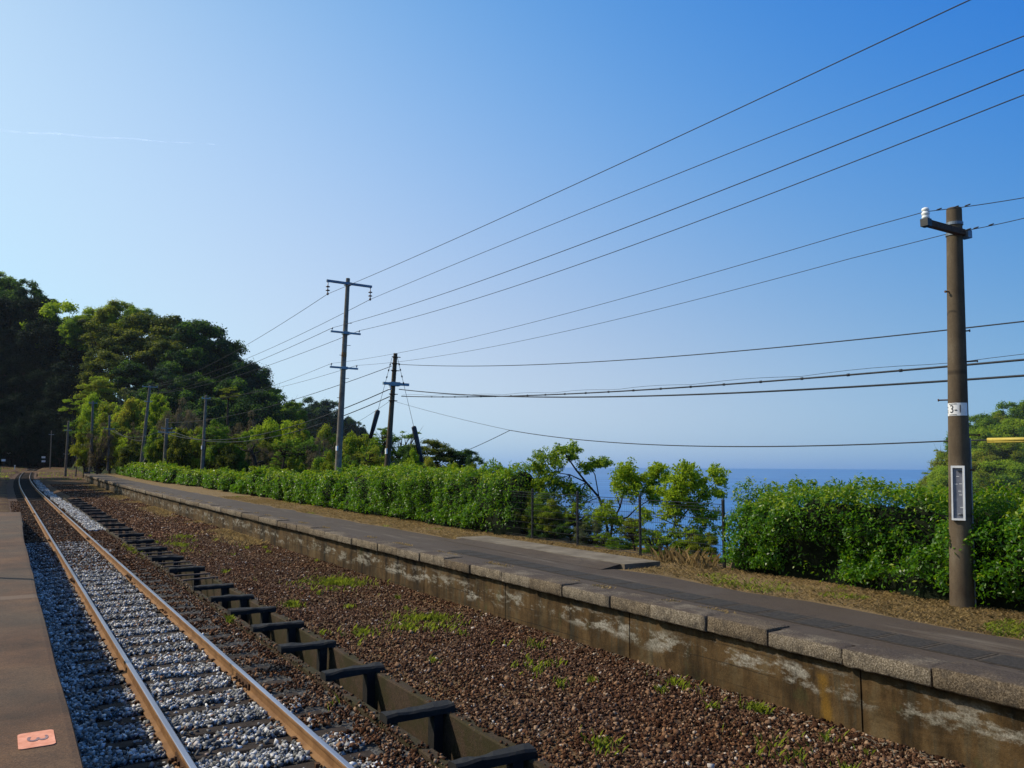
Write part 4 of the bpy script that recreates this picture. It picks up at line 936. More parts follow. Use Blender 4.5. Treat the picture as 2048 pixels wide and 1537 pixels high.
# headland across the bay
HL = 'trees on the headland across the bay'
for (px, tp, w, d, k, m2, lab) in [
    (1862, 958, 44, 300, 'dense', 'olive_leaf', 'grey green tree at the cliff edge of the headland'), (1874, 925, 50, 304, 'loose', 'olive_leaf', 'pale tree on the left edge of the headland, lower'), (1896, 888, 54, 306, 'loose', 'olive_leaf', 'pale tree on the left edge of the headland, upper'),
    (1882, 940, 60, 286, 'dense', 'lime_leaf', 'bright green tree on the left slope of the headland'), (1908, 905, 60, 296, 'dense', 'olive_leaf', 'olive tree on the headland just left of the thick pole'),
    (1930, 852, 60, 316, 'dense', 'green_leaf', 'dark tree on the headland skyline behind the thick pole'), (1962, 836, 56, 322, 'dense', 'green_leaf', 'dark rounded tree on the headland skyline right of the thick pole'), (1988, 826, 46, 326, 'loose', 'olive_leaf', 'pale leafless tree on the headland skyline'),
    (2020, 812, 66, 330, 'dense', 'green_leaf', 'dark tree near the top right of the headland'), (2062, 808, 66, 330, 'dense', 'green_leaf', 'dark tree at the headland skyline cut by the right edge'),
    (1955, 858, 50, 306, 'dense', 'lime_leaf', 'lime green tree right beside the thick pole on the headland'), (1985, 858, 64, 312, 'dense', 'green_leaf', 'dark tree on the upper slope of the headland'), (2025, 845, 60, 308, 'dense', 'lime_leaf', 'bright tree on the upper right slope of the headland'),
    (2060, 850, 60, 304, 'dense', 'green_leaf', 'green tree on the headland at the right edge'), (1968, 890, 64, 290, 'dense', 'olive_leaf', 'grey brown tree behind the yellow cable guard'), (2010, 885, 66, 292, 'dense', 'olive_leaf', 'olive tree just above the yellow cable guard'), (2045, 895, 60, 290, 'dense', 'green_leaf', 'dark tree at the right end of the yellow cable guard'),
    (1955, 910, 46, 276, 'dense', 'yellow_leaf', 'yellow tree right of the white frame on the pole'), (1990, 918, 76, 272, 'layer', 'lime_leaf', 'large bright green tree below the yellow cable guard'), (2035, 925, 70, 272, 'dense', 'green_leaf', 'shadowy tree on the lower right of the headland'),
    (1960, 950, 66, 262, 'dense', 'olive_leaf', 'greyish tree on the lower slope of the headland'), (2005, 960, 70, 262, 'dense', 'green_leaf', 'dark tree on the lower slope of the headland'), (2050, 965, 70, 260, 'dense', 'brown_dark_leaf', 'dark tree low on the headland at the right edge'),
    (1905, 945, 60, 272, 'dense', 'lime_leaf', 'bright tree low on the headland left of the thick pole'), (1930, 970, 70, 256, 'dense', 'olive_leaf', 'olive tree at the foot of the headland behind the thick pole'), (1880, 975, 50, 264, 'dense', 'olive_leaf', 'olive tree low on the headland above the hedge'), (1920, 885, 60, 300, 'dense', 'green_leaf', 'green tree on the headland behind the thick pole'),
    (1940, 925, 60, 280, 'dense', 'green_leaf', 'green tree on the headland hidden behind the pole frame'), (2090, 840, 80, 318, 'dense', 'brown_dark_leaf', 'dark tree of the headland beyond the right edge')]:
    tree(px, tp-4, w*1.35, d, k, m2, lab, group=HL)
# small near bush right of the thick pole
tree(2046, 990, 60, 15.5, 'bush', 'olive_leaf', 'yellow green bush rising over the hedge at the right edge', group=None)
tree(1875, 972, 70, 14.5, 'bush', 'green_leaf', 'leafy bush rising over the hedge just left of the thick pole', group=None)
# trees left of the line that throw the far shade
for i, (x, y, hh) in enumerate([(-9.5, 80, 18), (-9, 89, 19), (-9.5, 98, 18), (-9, 107, 20), (-9.5, 116, 19), (-9, 125, 18)]):
    o = tree(0, 0, 10, 50, 'dense', 'dark_leaf', 'dark tree left of the line, out of the photograph, shading the far track', group='trees left of the line out of the photograph')
    o.location = (x, y, float(H(np.array([x]), np.array([y]))[0]))
    for c in o.children: c.location = (0, 0, hh*.62); c.scale = (5.0, 6.0, hh*.42)

# small trees beyond the fence with visible limbs
def limb_tree(name, label, base, limbs, pads, ll, mats, group, seed):
    """limbs: polylines in world space with radii; pads: (centre, radius, leaves)"""
    r = np.random.default_rng(seed); root = tag(empty(name, base), label, 'tree', group)
    mb = MB()
    for pts, r0, r1 in limbs:
        n = len(pts); mb.tube(pts, list(np.linspace(r0, r1, n)), 6)
    rel(mb.build('trunk', M['bark'], None, True), root)
    for nm, mat, share in (('crown', mats[0], .6), ('bright_leaves', mats[1], .4)):  # second set: brighter leaf colour mixed in at random
        C = []; N = []
        for c, e_, m_ in pads:
            k = max(1, int(m_*share)); tt = r.uniform(0, 1.05, k)[:, None]; d = r.normal(size=(k, 3))*np.array([1, 1, .7])
            C.append(c+(e_-c)*tt+d*.045); N.append(d/np.linalg.norm(d, axis=1)[:, None])
        C = np.concatenate(C); N = rnd_normals(np.concatenate(N)*.4+np.array([0, 0, .5]), .6, r)
        v, f = leaf_mesh(C, N, ll*r.uniform(.7, 1.3, len(C)), ll*.45, r)
        rel(mesh_obj(nm, v, f, M[mat]), root)
    return root
def px_tree(name, label, depth, trunk, pads, ll, mats, group, seed, lm=1.0):
    rr = np.random.default_rng(seed+50)
    limbs = []
    for pl, a, b in trunk:
        limbs.append(([at(x, y, depth+dz) for x, y, dz in pl], a*.72, b*.8))
    pp = []
    for (x, y, wp, dz) in pads:
        for q in range(int(19*lm)):
            c = at(x+rr.normal(0, wp*.30), y+rr.normal(0, wp*.22), depth+dz+rr.normal(0, .3)); dv = rr.normal(size=3)*np.array([1, 1, .5])+np.array([0, 0, .25]); dv /= np.linalg.norm(dv)
            L = wp*rr.uniform(.35, .75)*depth/F; e = Vector(c)+Vector(dv)*L; pp.append((np.array(c), np.array(e), int(rr.uniform(18, 34)))); limbs.append(([c, Vector(c).lerp(e, .55)+Vector((0, 0, .02)), e], .005, .002))
        # twig to the pad
        tl = min((p for pl, a, b in trunk for p in pl), key=lambda p: (p[0]-x)**2+(p[1]-y)**2)
        A = at(tl[0], tl[1], depth+tl[2]); B = at(x, y, depth+dz); limbs.append(([A, A.lerp(B, .5)+Vector((0, 0, .04)), B], .014, .005))
    b = limbs[0][0][0]
    return limb_tree(name, label, b, limbs, pp, ll, mats, group, seed)
FT = 'small trees growing on the slope beyond the mesh fence'
px_tree('young_tree', 'small leaning tree left behind the fence reaching highest above the sea', 20.8,
        [([(1225, 1130, 0), (1212, 1040, 0), (1198, 995, 0), (1172, 965, -.1), (1152, 940, -.2), (1135, 915, -.2), (1128, 905, 0)], .055, .018),
         ([(1172, 965, -.1), (1140, 950, .2), (1105, 945, .3), (1090, 925, .3)], .028, .010), ([(1198, 995, 0), (1190, 950, .3), (1175, 925, .3), (1205, 930, .4)], .025, .008)],
        [(1082, 915, 26, .3), (1078, 935, 22, .3), (1090, 950, 26, .2), (1105, 915, 26, .1), (1122, 903, 26, 0), (1145, 900, 22, 0), (1148, 915, 18, 0), (1118, 928, 26, .1), (1098, 962, 30, .2), (1120, 965, 26, .2), (1150, 985, 30, 0), (1140, 972, 24, .2), (1172, 940, 20, .3), (1188, 930, 18, .3), (1198, 926, 16, .4), (1212, 926, 14, .4), (1092, 980, 36, .1), (1125, 990, 34, .1), (1070, 975, 30, .2), (1150, 1020, 36, 0), (1175, 1050, 36, 0), (1160, 1000, 34, 0), (1080, 1000, 40, 0), (1110, 1020, 40, 0)],
        .085, ('green_leaf', 'bright_leaf'), FT, 301, .8)
px_tree('young_tree', 'small yellow green tree in the middle behind the fence', 19.6,
        [([(1215, 1120, 0), (1225, 1045, 0), (1240, 1015, 0), (1247, 985, 0), (1250, 950, 0)], .05, .014), ([(1225, 1045, 0), (1255, 1035, .2), (1275, 1015, .2), (1300, 1000, .3)], .035, .012), ([(1240, 1015, 0), (1232, 985, -.2), (1240, 965, -.2)], .02, .008)],
        [(1250, 940, 28, 0), (1240, 955, 26, 0), (1262, 955, 24, 0), (1235, 972, 26, -.1), (1272, 968, 24, .1), (1290, 960, 22, .1), (1310, 950, 24, .2), (1318, 938, 18, .2), (1330, 955, 22, .2), (1300, 978, 26, .2), (1260, 985, 28, 0), (1310, 995, 26, .2), (1212, 1018, 26, 0), (1195, 1050, 34, 0), (1250, 1060, 36, 0), (1270, 1085, 34, 0), (1215, 1085, 34, 0), (1235, 1040, 20, 0), (1205, 1030, 24, 0)],
        .085, ('lime_leaf', 'bright_leaf'), FT, 302)
px_tree('young_tree', 'small yellow green tree at the right behind the fence', 18.2,
        [([(1330, 1150, 0), (1335, 1090, 0), (1350, 1050, 0), (1352, 1015, 0), (1365, 980, 0), (1372, 945, 0)], .045, .013), ([(1350, 1050, 0), (1385, 1010, .2), (1410, 985, .3), (1435, 960, .3)], .028, .008)],
        [(1370, 938, 26, 0), (1385, 950, 24, 0), (1362, 958, 26, 0), (1350, 975, 28, 0), (1375, 975, 30, .1), (1400, 970, 24, .2), (1430, 945, 20, .3), (1440, 960, 18, .3), (1435, 985, 20, .3), (1405, 992, 30, .2), (1350, 1000, 30, 0), (1375, 1005, 30, 0), (1330, 990, 24, 0), (1390, 1020, 30, .1), (1345, 1030, 26, 0), (1400, 1045, 30, 0), (1290, 1030, 24, .3), (1270, 1050, 24, .3), (1320, 1075, 34, 0), (1360, 1070, 40, 0), (1405, 1075, 40, .2), (1300, 1095, 34, 0), (1425, 1040, 34, .3), (1335, 1015, 30, 0)],
        .085, ('lime_leaf', 'bright_leaf'), FT, 303)
for a in [(1090, 985, 90, 18.6, 'bush', 'green_leaf', 'dark bush against the left end of the fence'), (1175, 1035, 80, 17.6, 'bush', 'grey_leaf', 'grey green bush behind the second fence post'), (1240, 1068, 70, 16.9, 'bush', 'green_leaf', 'low green bush behind the third fence post'),
          (1350, 1085, 90, 15, 'bush', 'olive_leaf', 'low bush behind the right fence panel'), (1405, 1060, 80, 14.2, 'bush', 'olive_leaf', 'olive bush beside the right hedge end'), (1290, 1092, 50, 15.2, 'bush', 'green_leaf', 'low green bush right of the third fence post'), (1140, 1030, 60, 17.2, 'bush', 'dark_leaf', 'dark leafy bush behind the first fence panel'),
          (1205, 1050, 70, 17.4, 'loose', 'lime_leaf', 'lime bush low behind the middle of the fence'), (1265, 1030, 70, 17.6, 'loose', 'olive_leaf', 'loose olive bush just left of the third fence post'), (1310, 1050, 80, 16.6, 'loose', 'green_leaf', 'loose green bush behind the right fence panel'), (1370, 1040, 80, 16, 'loose', 'lime_leaf', 'loose lime bush behind the right fence panel, farther right'),
          (1155, 1000, 70, 19.2, 'loose', 'lime_leaf', 'loose lime bush above the second fence post'), (1110, 1000, 70, 19.6, 'bush', 'olive_leaf', 'olive bush above the first fence panel'), (1060, 985, 60, 20.5, 'bush', 'olive_leaf', 'yellow green bush at the right end of the long hedge'), (1225, 1082, 60, 16.4, 'bush', 'lime_leaf', 'low lime bush at the foot of the fence, middle'), (1330, 1098, 60, 14.6, 'bush', 'green_leaf', 'low green bush at the foot of the right fence panel'), (1420, 1100, 50, 13.0, 'bush', 'lime_leaf', 'low lime bush against the right hedge end'),
          (1095, 1040, 80, 17.2, 'bush', 'dark_leaf', 'dark bush filling the first fence panel')]:
    a = list(a); a[3] = 11.3/ray(a[0], 1000)[0] + .45 + a[2]/2*a[3]/F; a[1] += 6
    tree(*a, group='bushes behind the mesh fence')
# pruned bare tree on the far platform
bt = tag(empty('bare_tree', at(507, 990, 42.5)), 'dark bare pruned tree with crooked stubs in front of the shrubs', 'tree')
mb = MB()
for pl, a, b in [([(507, 992), (509, 965), (512, 945), (510, 930), (508, 915), (502, 903), (497, 897)], .16, .07), ([(510, 930), (518, 925), (525, 923)], .07, .03), ([(508, 938), (500, 942), (497, 945)], .05, .03), ([(502, 903), (490, 902), (480, 898)], .06, .02), ([(502, 903), (507, 895), (509, 888)], .07, .03),
                 ([(506, 908), (515, 905), (522, 900)], .06, .02), ([(508, 965), (503, 964), (495, 963)], .05, .03), ([(507, 895), (512, 893)], .035, .02), ([(480, 898), (475, 893)], .02, .01)]:
    mb.tube([at(x, y, 42.5) for x, y in pl], list(np.linspace(a, b, len(pl))), 7)
rel(mb.build('trunk', M['bark'], None, True), bt)

# ---------------------------------------------------------------- mesh fence
fn = tag(empty('mesh_fence', (11.32, 13.5, g(13.5)+.69)), 'dark wire mesh fence with slim posts between the two tall hedges', 'fence')
FX = 11.30
py = [10.15, 12.42, 14.55, 16.4, 18.6]
for y in py:
    mb = MB(); mb.tube([(FX, y, g(y)+.60), (FX, y, g(y)+.69+1.24)], .030, 8); mb.lathe((FX, y, g(y)+.69+1.24), (0, 0, 1), [(0, .034), (.02, .030), (.03, .01)], 8)
    rel(mb.build('post', M['dark_steel']), fn)
for a, b in zip(py[:-1], py[1:]):
    mb = MB(); z0 = g((a+b)/2)+.74; z1 = z0+1.12
    n = int((b-a)/.055)
    for i in range(1, n):
        y = a+(b-a)*i/n; mb.tube([(FX-.03, y, z0), (FX-.03, y, z1)], .0022, 4, False)
    for q in (0, .04, .2, .36, .52, .68, .84, 1.0, 1.06, 1.12):
        mb.tube([(FX-.034, a, z0+q), (FX-.034, b, z0+q)], .0045 if q not in (0, 1.12) else .007, 5, False)
    rel(mb.build('mesh_panel', M['dark_steel']), fn)

# ---------------------------------------------------------------- poles
def pole_shaft(base, top, r0, r1, n=20, bands=()):
    mb = MB(); base = Vector(base); top = Vector(top); L = (top-base).length
    k = 26; mb.tube([base.lerp(top, i/k) for i in range(k+1)], [r0+(r1-r0)*i/k for i in range(k+1)], n)
    ax = (top-base).normalized(); mb.lathe(top, ax, [(0, r1), (.02, r1*.93), (.03, r1*.6)], n)
    return mb
ARMDIR = Vector((1, 0, 0))
def rod(mb, a, b, w):      # square bar from a to b
    a = Vector(a); b = Vector(b); d = (b-a).normalized(); up = Vector((0, 0, 1)); s = d.cross(up).normalized(); u = s.cross(d)
    vs = [p+s*sx*w+u*sz*w for p in (a, b) for sz in (-1, 1) for sx in (-1, 1)]
    mb.add([list(v) for v in vs], [(0, 2, 3, 1), (4, 5, 7, 6), (0, 1, 5, 4), (2, 6, 7, 3), (0, 4, 6, 2), (1, 3, 7, 5)])

# thick near pole with the plate
b = Vector((11.10, 5.78, g(5.8)+.66)); tp = at(1908, 420, 11.02)
np_ = tag(empty('utility_pole', b), 'thick near concrete pole with number plate and white frame', 'pole')
o = rel(pole_shaft(b, tp, .150, .098, 28).build('shaft', M['pole_concrete']), np_); smooth_angle(o)
axis_ = (tp-b).normalized(); Lp = (tp-b).length
def onpole(y):              # point on the axis seen at image row y
    lo, hi = 0., 1.
    for _ in range(40):
        q = (lo+hi)/2; p = b.lerp(tp, q); d = np.array(p)-np.array([0, 0, HC]); yy = CY-F*(d@CU)/(d@CF)
        if yy > y: lo = q
        else: hi = q
    return b.lerp(tp, lo), .150+(.098-.150)*lo
tocam = (Vector((0, 0, HC))-b); tocam.z = 0; tocam.normalize(); side = Vector((0, 0, 1)).cross(tocam).normalized()   # side = to the right in the image
# bracket arm
p0, rp = onpole(468); p1 = at(1852, 446, 10.25)
mb = MB(); rod(mb, p0+side*.10, p1, .040); arm = rel(mb.build('bracket_arm', M['dark_rust']), np_)
mb = MB(); rod(mb, p0+Vector((0, 0, .05))+tocam*.05, p0.lerp(p1, .6), .012); mb.box(p1.x-.05, p1.x+.05, p1.y-.05, p1.y+.05, p1.z-.05, p1.z+.05); rel(mb.build('brace', M['dark_steel']), np_)
mb = MB(); q = p1+Vector((0, 0, .05)); mb.lathe(q, (0, 0, 1), [(0, .045), (.03, .05), (.05, .036), (.06, .052), (.085, .050), (.095, .034), (.105, .034), (.115, .048), (.14, .045), (.155, .02)], 14)
o = rel(mb.build('insulator', M['porcelain'], None, True), np_)
INS1 = q+Vector((0, 0, .10))
mb = MB()
for yy in (449, 470): 
    pc, rc = onpole(yy); mb.lathe(pc-axis_*.02, axis_, [(0, rc+.004), (.0, rc+.012), (.04, rc+.012), (.04, rc+.004)], 24)
pc, rc = onpole(470); mb.box(pc.x+.05, pc.x+.16, pc.y-.16, pc.y-.05, pc.z-.06, pc.z+.05)
rel(mb.build('clamp_band', M['arm_steel']), np_)
for (yy, sgn, ln) in ((585, -1, .06), (664, 1, .05), (725, 1, .13), (800, -1, .12), (871, 1, .13), (940, 1, .05)):
    pc, rc = onpole(yy); d = (side*sgn + tocam*(.9 if yy == 585 else .1)).normalized(); mb = MB()
    mb.lathe(pc+d*(rc*.9), d, [(0, .010), (ln, .010), (ln, .018), (ln+.015, .018)], 8); rel(mb.build('step_bolt', M['dark_rust']), np_)
# number plate wrapped round the pole
facing = (tocam*.99 - side*.12).normalized(); fside = Vector((0, 0, 1)).cross(facing).normalized()
def wrap(u, w, rc, off, c):
    a = u/rc; return c + (facing*math.cos(a)+fside*math.sin(a))*(rc+off) + axis_*w
pc, rc = onpole(820); mb = MB(); n = 18; vs = []
for i in range(n+1):
    u = -.145+.29*i/n
    for w in (-.088, .088): vs.append(list(wrap(u, w, rc, .004, pc)))
mb.add(vs, [(2*i, 2*i+2, 2*i+3, 2*i+1) for i in range(n)])
pl = rel(mb.build('number_plate', M['white_plate']), np_)
tv, tf = text_mesh('3-1', .155)
tv = np.array([list(wrap(x*.80-.012, y*1.0, rc, .0075, pc)) for x, y, z in tv])
o = mesh_obj('number', tv, tf, M['letter_dark']); o.parent = pl
mb = MB()
for w in (-.074, .074):
    vs = []
    for i in range(7):
        u = -.105+.105*i/6
        for e in (-.0035, .0035): vs.append(list(wrap(u, w+e, rc, .0075, pc)))
    mb.add(vs, [(2*i, 2*i+2, 2*i+3, 2*i+1) for i in range(6)])
for w in (-.04, -.015, .03):
    vs = [list(wrap(u, w+e, rc, .0075, pc)) for u in (-.142, -.125) for e in (-.006, .006)]; mb.add(vs, [(0, 2, 3, 1)])
o = mb.build('rule_lines', M['letter_dark']); o.parent = pl
# white frame holding a grey strip
pa, ra = onpole(932); pb, rb = onpole(1040); c0 = pa.lerp(pb, .5); fr = MB()
def fpt(u, w, d): return c0 + fside*u + axis_*w + facing*d
hw, hh2, dd = .082, (pa-pb).length/2, rb+.012
def fbar(mb, u0, u1, w0, w1, d0, d1):
    vs = [list(fpt(u, w, d)) for d in (d0, d1) for w in (w0, w1) for u in (u0, u1)]
    mb.add(vs, [(0, 2, 3, 1), (4, 5, 7, 6), (0, 1, 5, 4), (2, 6, 7, 3), (0, 4, 6, 2), (1, 3, 7, 5)])
fbar(fr, -hw, -hw+.020, -hh2, hh2, dd-.02, dd+.018); fbar(fr, hw-.026, hw, -hh2, hh2, dd-.02, dd+.018)
fbar(fr, -hw+.020, hw-.026, hh2-.03, hh2, dd-.02, dd+.018); fbar(fr, -hw+.020, hw-.026, -hh2, -hh2+.025, dd-.02, dd+.018)
frame = rel(fr.build('frame', M['white_plate']), np_)
mb = MB(); fbar(mb, -hw+.021, hw-.027, -hh2+.026, hh2-.031, dd-.02, dd-.002); rel(mb.build('grey_strip', M['grey_panel']), np_)
mb = MB()
for w, u in ((.22, -.02), (.12, .01), (.115, -.04), (.02, .0), (-.03, .01), (-.2, .02), (-.29, -.01)): fbar(mb, u, u+.035, w, w+.008, dd-.001, dd+.0005)
rel(mb.build('worn_marks', M['white_plate']), np_)
mb = MB()
for w in (.29, -.30): fbar(mb, 0, hw-.02, w, w+.014, dd+.002, dd+.014)
rel(mb.build('clip', M['dark_steel']), np_)
mb = MB(); mb.tube([b+side*.16+Vector((0, 0, 0)), b.lerp(tp, .2)+side*.150, b.lerp(tp, .42)+side*.135], .012, 6); rel(mb.build('conduit', M['arm_steel']), np_)

# slender tall pole
D2 = 33.7
b2 = at(672, 1020, D2); b2.z = g(b2.y)+.66; t2 = at(696, 558, D2)
sp = tag(empty('utility_pole', b2), 'tall slender pole with three crossarms standing in front of the long hedge', 'pole')
o = rel(pole_shaft(b2, t2, .155, .088, 16).build('shaft', M['pole_wood_grey']), sp); smooth_angle(o)
mb = MB(); q = b2.lerp(t2, (1020-712)/462.); ax2 = (t2-b2).normalized(); mb.lathe(q-ax2*.1, ax2, [(0, .1165), (.2, .1145)], 16); rel(mb.build('rust_band', M['rail_rust']), sp)
def crossarm(root, c, l, r_, w, mat, pins=None, slope=0, pm='arm_steel', dirv=ARMDIR):
    mb = MB(); a = c-dirv*l-Vector((0, .14, 0)); e = c+dirv*r_-Vector((0, .14, 0)); rod(mb, a, e, w)
    mb.box(c.x-.13, c.x+.13, c.y-.17, c.y+.1, c.z-.06, c.z+.06)
    ob = rel(mb.build('crossarm', M[mat]), root)
    if pins:
        for p in (a+dirv*.06, e-dirv*.06):
            m2 = MB(); m2.lathe(p+Vector((0, 0, w)), (0, 0, 1), [(0, .012), (.06, .012), (.06, .035), (.10, .04), (.13, .02)], 8); rel(m2.build('pin_insulator', M[pm]), root)
    return a, e
cA = at(695, 569, D2); aL, aR = crossarm(sp, cA, .98, 1.06, .048, 'arm_steel')
HANG = []
for p in (aL+Vector((.06, 0, 0)), aR-Vector((.06, 0, 0))):
    mb = MB(); mb.tube([p, p-Vector((0, 0, .58))], .020, 8)
    for q in (.22, .38): mb.lathe(p-Vector((0, 0, q)), (0, 0, -1), [(0, .03), (.02, .085), (.05, .088), (.06, .03)], 12)
    mb.lathe(p-Vector((0, 0, .50)), (0, 0, -1), [(0, .02), (.03, .05), (.09, .05), (.12, .02)], 8)
    rel(mb.build('hanging_insulator', M['brown_porcelain'], None, True), sp); HANG.append(p-Vector((0, 0, .57)))
cB = at(690.5, 667, D2); bL, bR = crossarm(sp, cB, .70, .64, .038, 'blue_steel', True)
cC = at(687, 737, D2); dL, dR = crossarm(sp, cC, .66, .60, .038, 'blue_steel', True)
for i, yy in enumerate((648, 693, 714, 760, 800, 845)):
    q = (1020-yy)/462.; pc = b2.lerp(t2, q); s = -1 if i in (2, 4) else 1; mb = MB(); mb.tube([pc, pc+Vector((.24*s, -.1, 0))], .012, 6); rel(mb.build('step_bolt', M['dark_steel']), sp)
mb = MB(); pc = b2.lerp(t2, (1020-902)/462.); rr_ = .155-.067*(118/462.); mb.box(pc.x-rr_-.02, pc.x-rr_+.05, pc.y-.12, pc.y+.0, pc.z-.1, pc.z+.1); rel(mb.build('small_plate', M['white_plate']), sp)

# stayed pole
D3 = 37.0
b3 = at(772, 968, D3); t3 = at(791, 708, D3)
st = tag(empty('utility_pole', b3), 'brown pole with a steel crossarm and two guy wires behind the hedge', 'pole')
b3d = b3-(t3-b3).normalized()*2.2
o = rel(pole_shaft(b3d, t3, .165, .095, 14).build('shaft', M['pole_concrete']), st); smooth_angle(o)
cD = at(787.5, 769, D3); mb = MB(); rod(mb, cD-Vector((.62, .17, 0)), cD+Vector((.70, -.17, 0)), .06); mb.box(cD.x-.24, cD.x+.24, cD.y-.22, cD.y+.05, cD.z-.09, cD.z+.09); rel(mb.build('crossarm', M['blue_steel']), st)
mb = MB(); q = cD-Vector((.26, .17, .06)); mb.tube([q, q-Vector((0, 0, .2))], .03, 8); mb.lathe(q-Vector((0, 0, .16)), (0, 0, -1), [(0, .03), (.02, .06), (.06, .06), (.08, .03)], 10); rel(mb.build('hanging_insulator', M['porcelain'], None, True), st)
for yy in (715, 728, 742, 789, 802):
    pc = b3.lerp(t3, (968-yy)/260.); mb = MB(); rc = .165-.07*((968-yy)/260.)*.9; mb.lathe(pc-Vector((0, 0, .025)), (0, 0, 1), [(0, rc), (0, rc+.02), (.05, rc+.02), (.05, rc)], 12)
    rod(mb, pc-Vector((.22, .1, 0)), pc+Vector((.22, -.1, 0)), .018); rel(mb.build('clamp_band', M['dark_rust']), st)
mb = MB(); pc = b3.lerp(t3, (968-903)/260.); mb.box(pc.x-.17, pc.x-.1, pc.y-.12, pc.y, pc.z-.13, pc.z+.13); rel(mb.build('small_plate', M['white_plate']), st)
def guy(label, pts_px, sleeve, depth):
    A = at(*pts_px[0], depth[0]); B = at(*pts_px[1], depth[1]); rt = tag(empty('guy_wire', B), label, 'guy wire', 'guy wires of the stayed pole')
    mb = MB(); mb.tube([A, B], .010, 5); 
    for q in (.05, .10, .16, .22): mb.lathe(A.lerp(B, q), (B-A), [(0, .01), (.02, .035), (.09, .035), (.11, .01)], 6)
    rel(mb.build('wire', M['wire_black']), rt)
    s0 = A.lerp(B, sleeve[0]); s1 = A.lerp(B, sleeve[1]); mb = MB(); d = (s1-s0); L = d.length
    mb.lathe(s0, d, [(0, .05), (.03, .105), (.12, .118), (L*.6, .105), (L, .075)], 12)
    mb.lathe(s0+Vector((-.10, -.06, -.05)), d, [(0, .03), (.03, .05), (L*.97, .04)], 8)
    rel(mb.build('guard_sleeve', M['sleeve_black'], None, True), rt)
guy('guy wire left of its pole, with a black guard sleeve high up', [(784, 716), (722, 948)], (.455, .70), (37, 36.2))
guy('guy wire right of its pole, with a black guard sleeve reaching the bushes', [(795, 716), (848, 940)], (.615, .93), (37, 36.2))

# distant poles
def far_pole(label, bx, by, tx, ty, depth, r0, r1, arms=(), mat='pole_wood_grey', sink=1.0):
    B = at(bx, by, depth); T = at(tx, ty, depth); rt = tag(empty('utility_pole', B), label, 'pole', 'slim poles along the far line')
    o = rel(pole_shaft(B-(T-B).normalized()*sink, T, r0, r1, 10).build('shaft', M[mat]), rt); smooth_angle(o)
    for q, l, w in arms:
        c = B.lerp(T, q); mb = MB(); rod(mb, c-Vector((l, .1, 0)), c+Vector((l, -.1, 0)), w)
        for s in (-1, 1): mb.box(c.x+s*(l-.05)-.03, c.x+s*(l-.05)+.03, c.y-.13, c.y-.07, c.z, c.z+.14)
        rel(mb.build('crossarm', M['blue_steel']), rt)
    return rt, B, T
p4, B4, T4 = far_pole('slim pole with a small white plate between the rounded shrubs', 402, 977, 412, 792, 66, .15, .10, ((.97, .35, .035),))
mb = MB(); c = B4.lerp(T4, .44); mb.box(c.x-.17, c.x-.10, c.y-.15, c.y, c.z-.15, c.z+.15); rel(mb.build('small_plate', M['white_plate']), p4)
p5, B5, T5 = far_pole('tall leaning pole rising from the far hedge, with a diagonal brace', 282, 932, 300, 772, 84, .20, .13, ((.985, .75, .04), (.80, .4, .035)))
mb = MB(); mb.tube([at(316, 872, 84), at(281, 936, 83)], .09, 7); rel(mb.build('brace', M['pole_wood_grey']), p5)
p6, B6, T6 = far_pole('grey pole that carries the sagging cables, right of the leaning pole', 329, 935, 334, 838, 76, .19, .15, ((.72, .75, .05), (.80, .5, .04)))
p7, B7, T7 = far_pole('slim pole with a crossarm at the shady end of the platform', 131, 944, 137, 843, 112, .18, .12, ((.82, .45, .04), (.35, .4, .03)))
p8, B8, T8 = far_pole('thin pole with two crossarms right beside the shady slim pole', 152, 945, 157, 868, 112, .11, .07, ((.72, .5, .035), (.4, .35, .03)))
p9, B9, T9 = far_pole('slim straight pole at the left end of the far hedge', 181, 928, 186, 803, 102, .19, .13, ((.97, .5, .035),))
p10, B10, T10 = far_pole('short pole with sagging cables above the far hedge', 216, 926, 219, 832, 96, .16, .12, ((.72, .6, .045),))
far_pole('dim pole standing in the dark of the hillside near the tunnel', 100, 938, 103, 862, 170, .14, .10, ((.9, .5, .05),))

# ---------------------------------------------------------------- wires
def wire(label, pts, r, cat='wire', name='overhead_wire', group='wires and cables over the platform', mat='wire_black', ties=None):
    mb = MB(); mb.tube(pts, r, 5, True)
    if ties:
        for p in ties: mb.lathe(p[0], p[1], [(0, r), (.01, r*1.6), (.06, r*1.6), (.07, r)], 6)
    o = mb.build(name, M[mat], None, True); tag(o, label, cat, group); return o
def quad_x(pix, X, yend, start=None, X0=None, n=70):
    """wire in the upright plane through its fixing, fitted to the measured rows; runs on past the frame to yend"""
    P = [onx(x, y, X if start is None else start.x+(X-start.x)*min(1, max(0, (x-700)/1000))) for x, y in pix]
    if start is not None: P = [Vector(start)]+P
    Y = np.array([p.y for p in P]); Z = np.array([p.z for p in P]); c = np.polyfit(Y, Z, 2 if len(P) > 2 else 1)
    if start is not None: c[-1] += start.z-np.polyval(c, start.y)
    ys_ = np.linspace(Y[0], yend, n)
    x0 = start.x if start is not None else X
    return [Vector((x0+(X-x0)*min(1, (yv-Y[0])/(Y[-1]-Y[0])), yv, np.polyval(c, yv))) for yv in ys_]
def sag(A, B, s, n=40):
    A = Vector(A); B = Vector(B); return [A.lerp(B, i/n)-Vector((0, 0, 4*s*(i/n)*(1-i/n))) for i in range(n+1)]
wire('topmost power wire, leaving the tall slender pole towards the upper right', quad_x([(1300, 306), (1700, 115), (1930, 0)], 10.3, -12, HANG[0]), .009)
wire('second power wire from the top, from the right end of the top crossarm', quad_x([(1300, 372), (1700, 212), (2048, 66)], 11.9, -12, HANG[1]), .009)
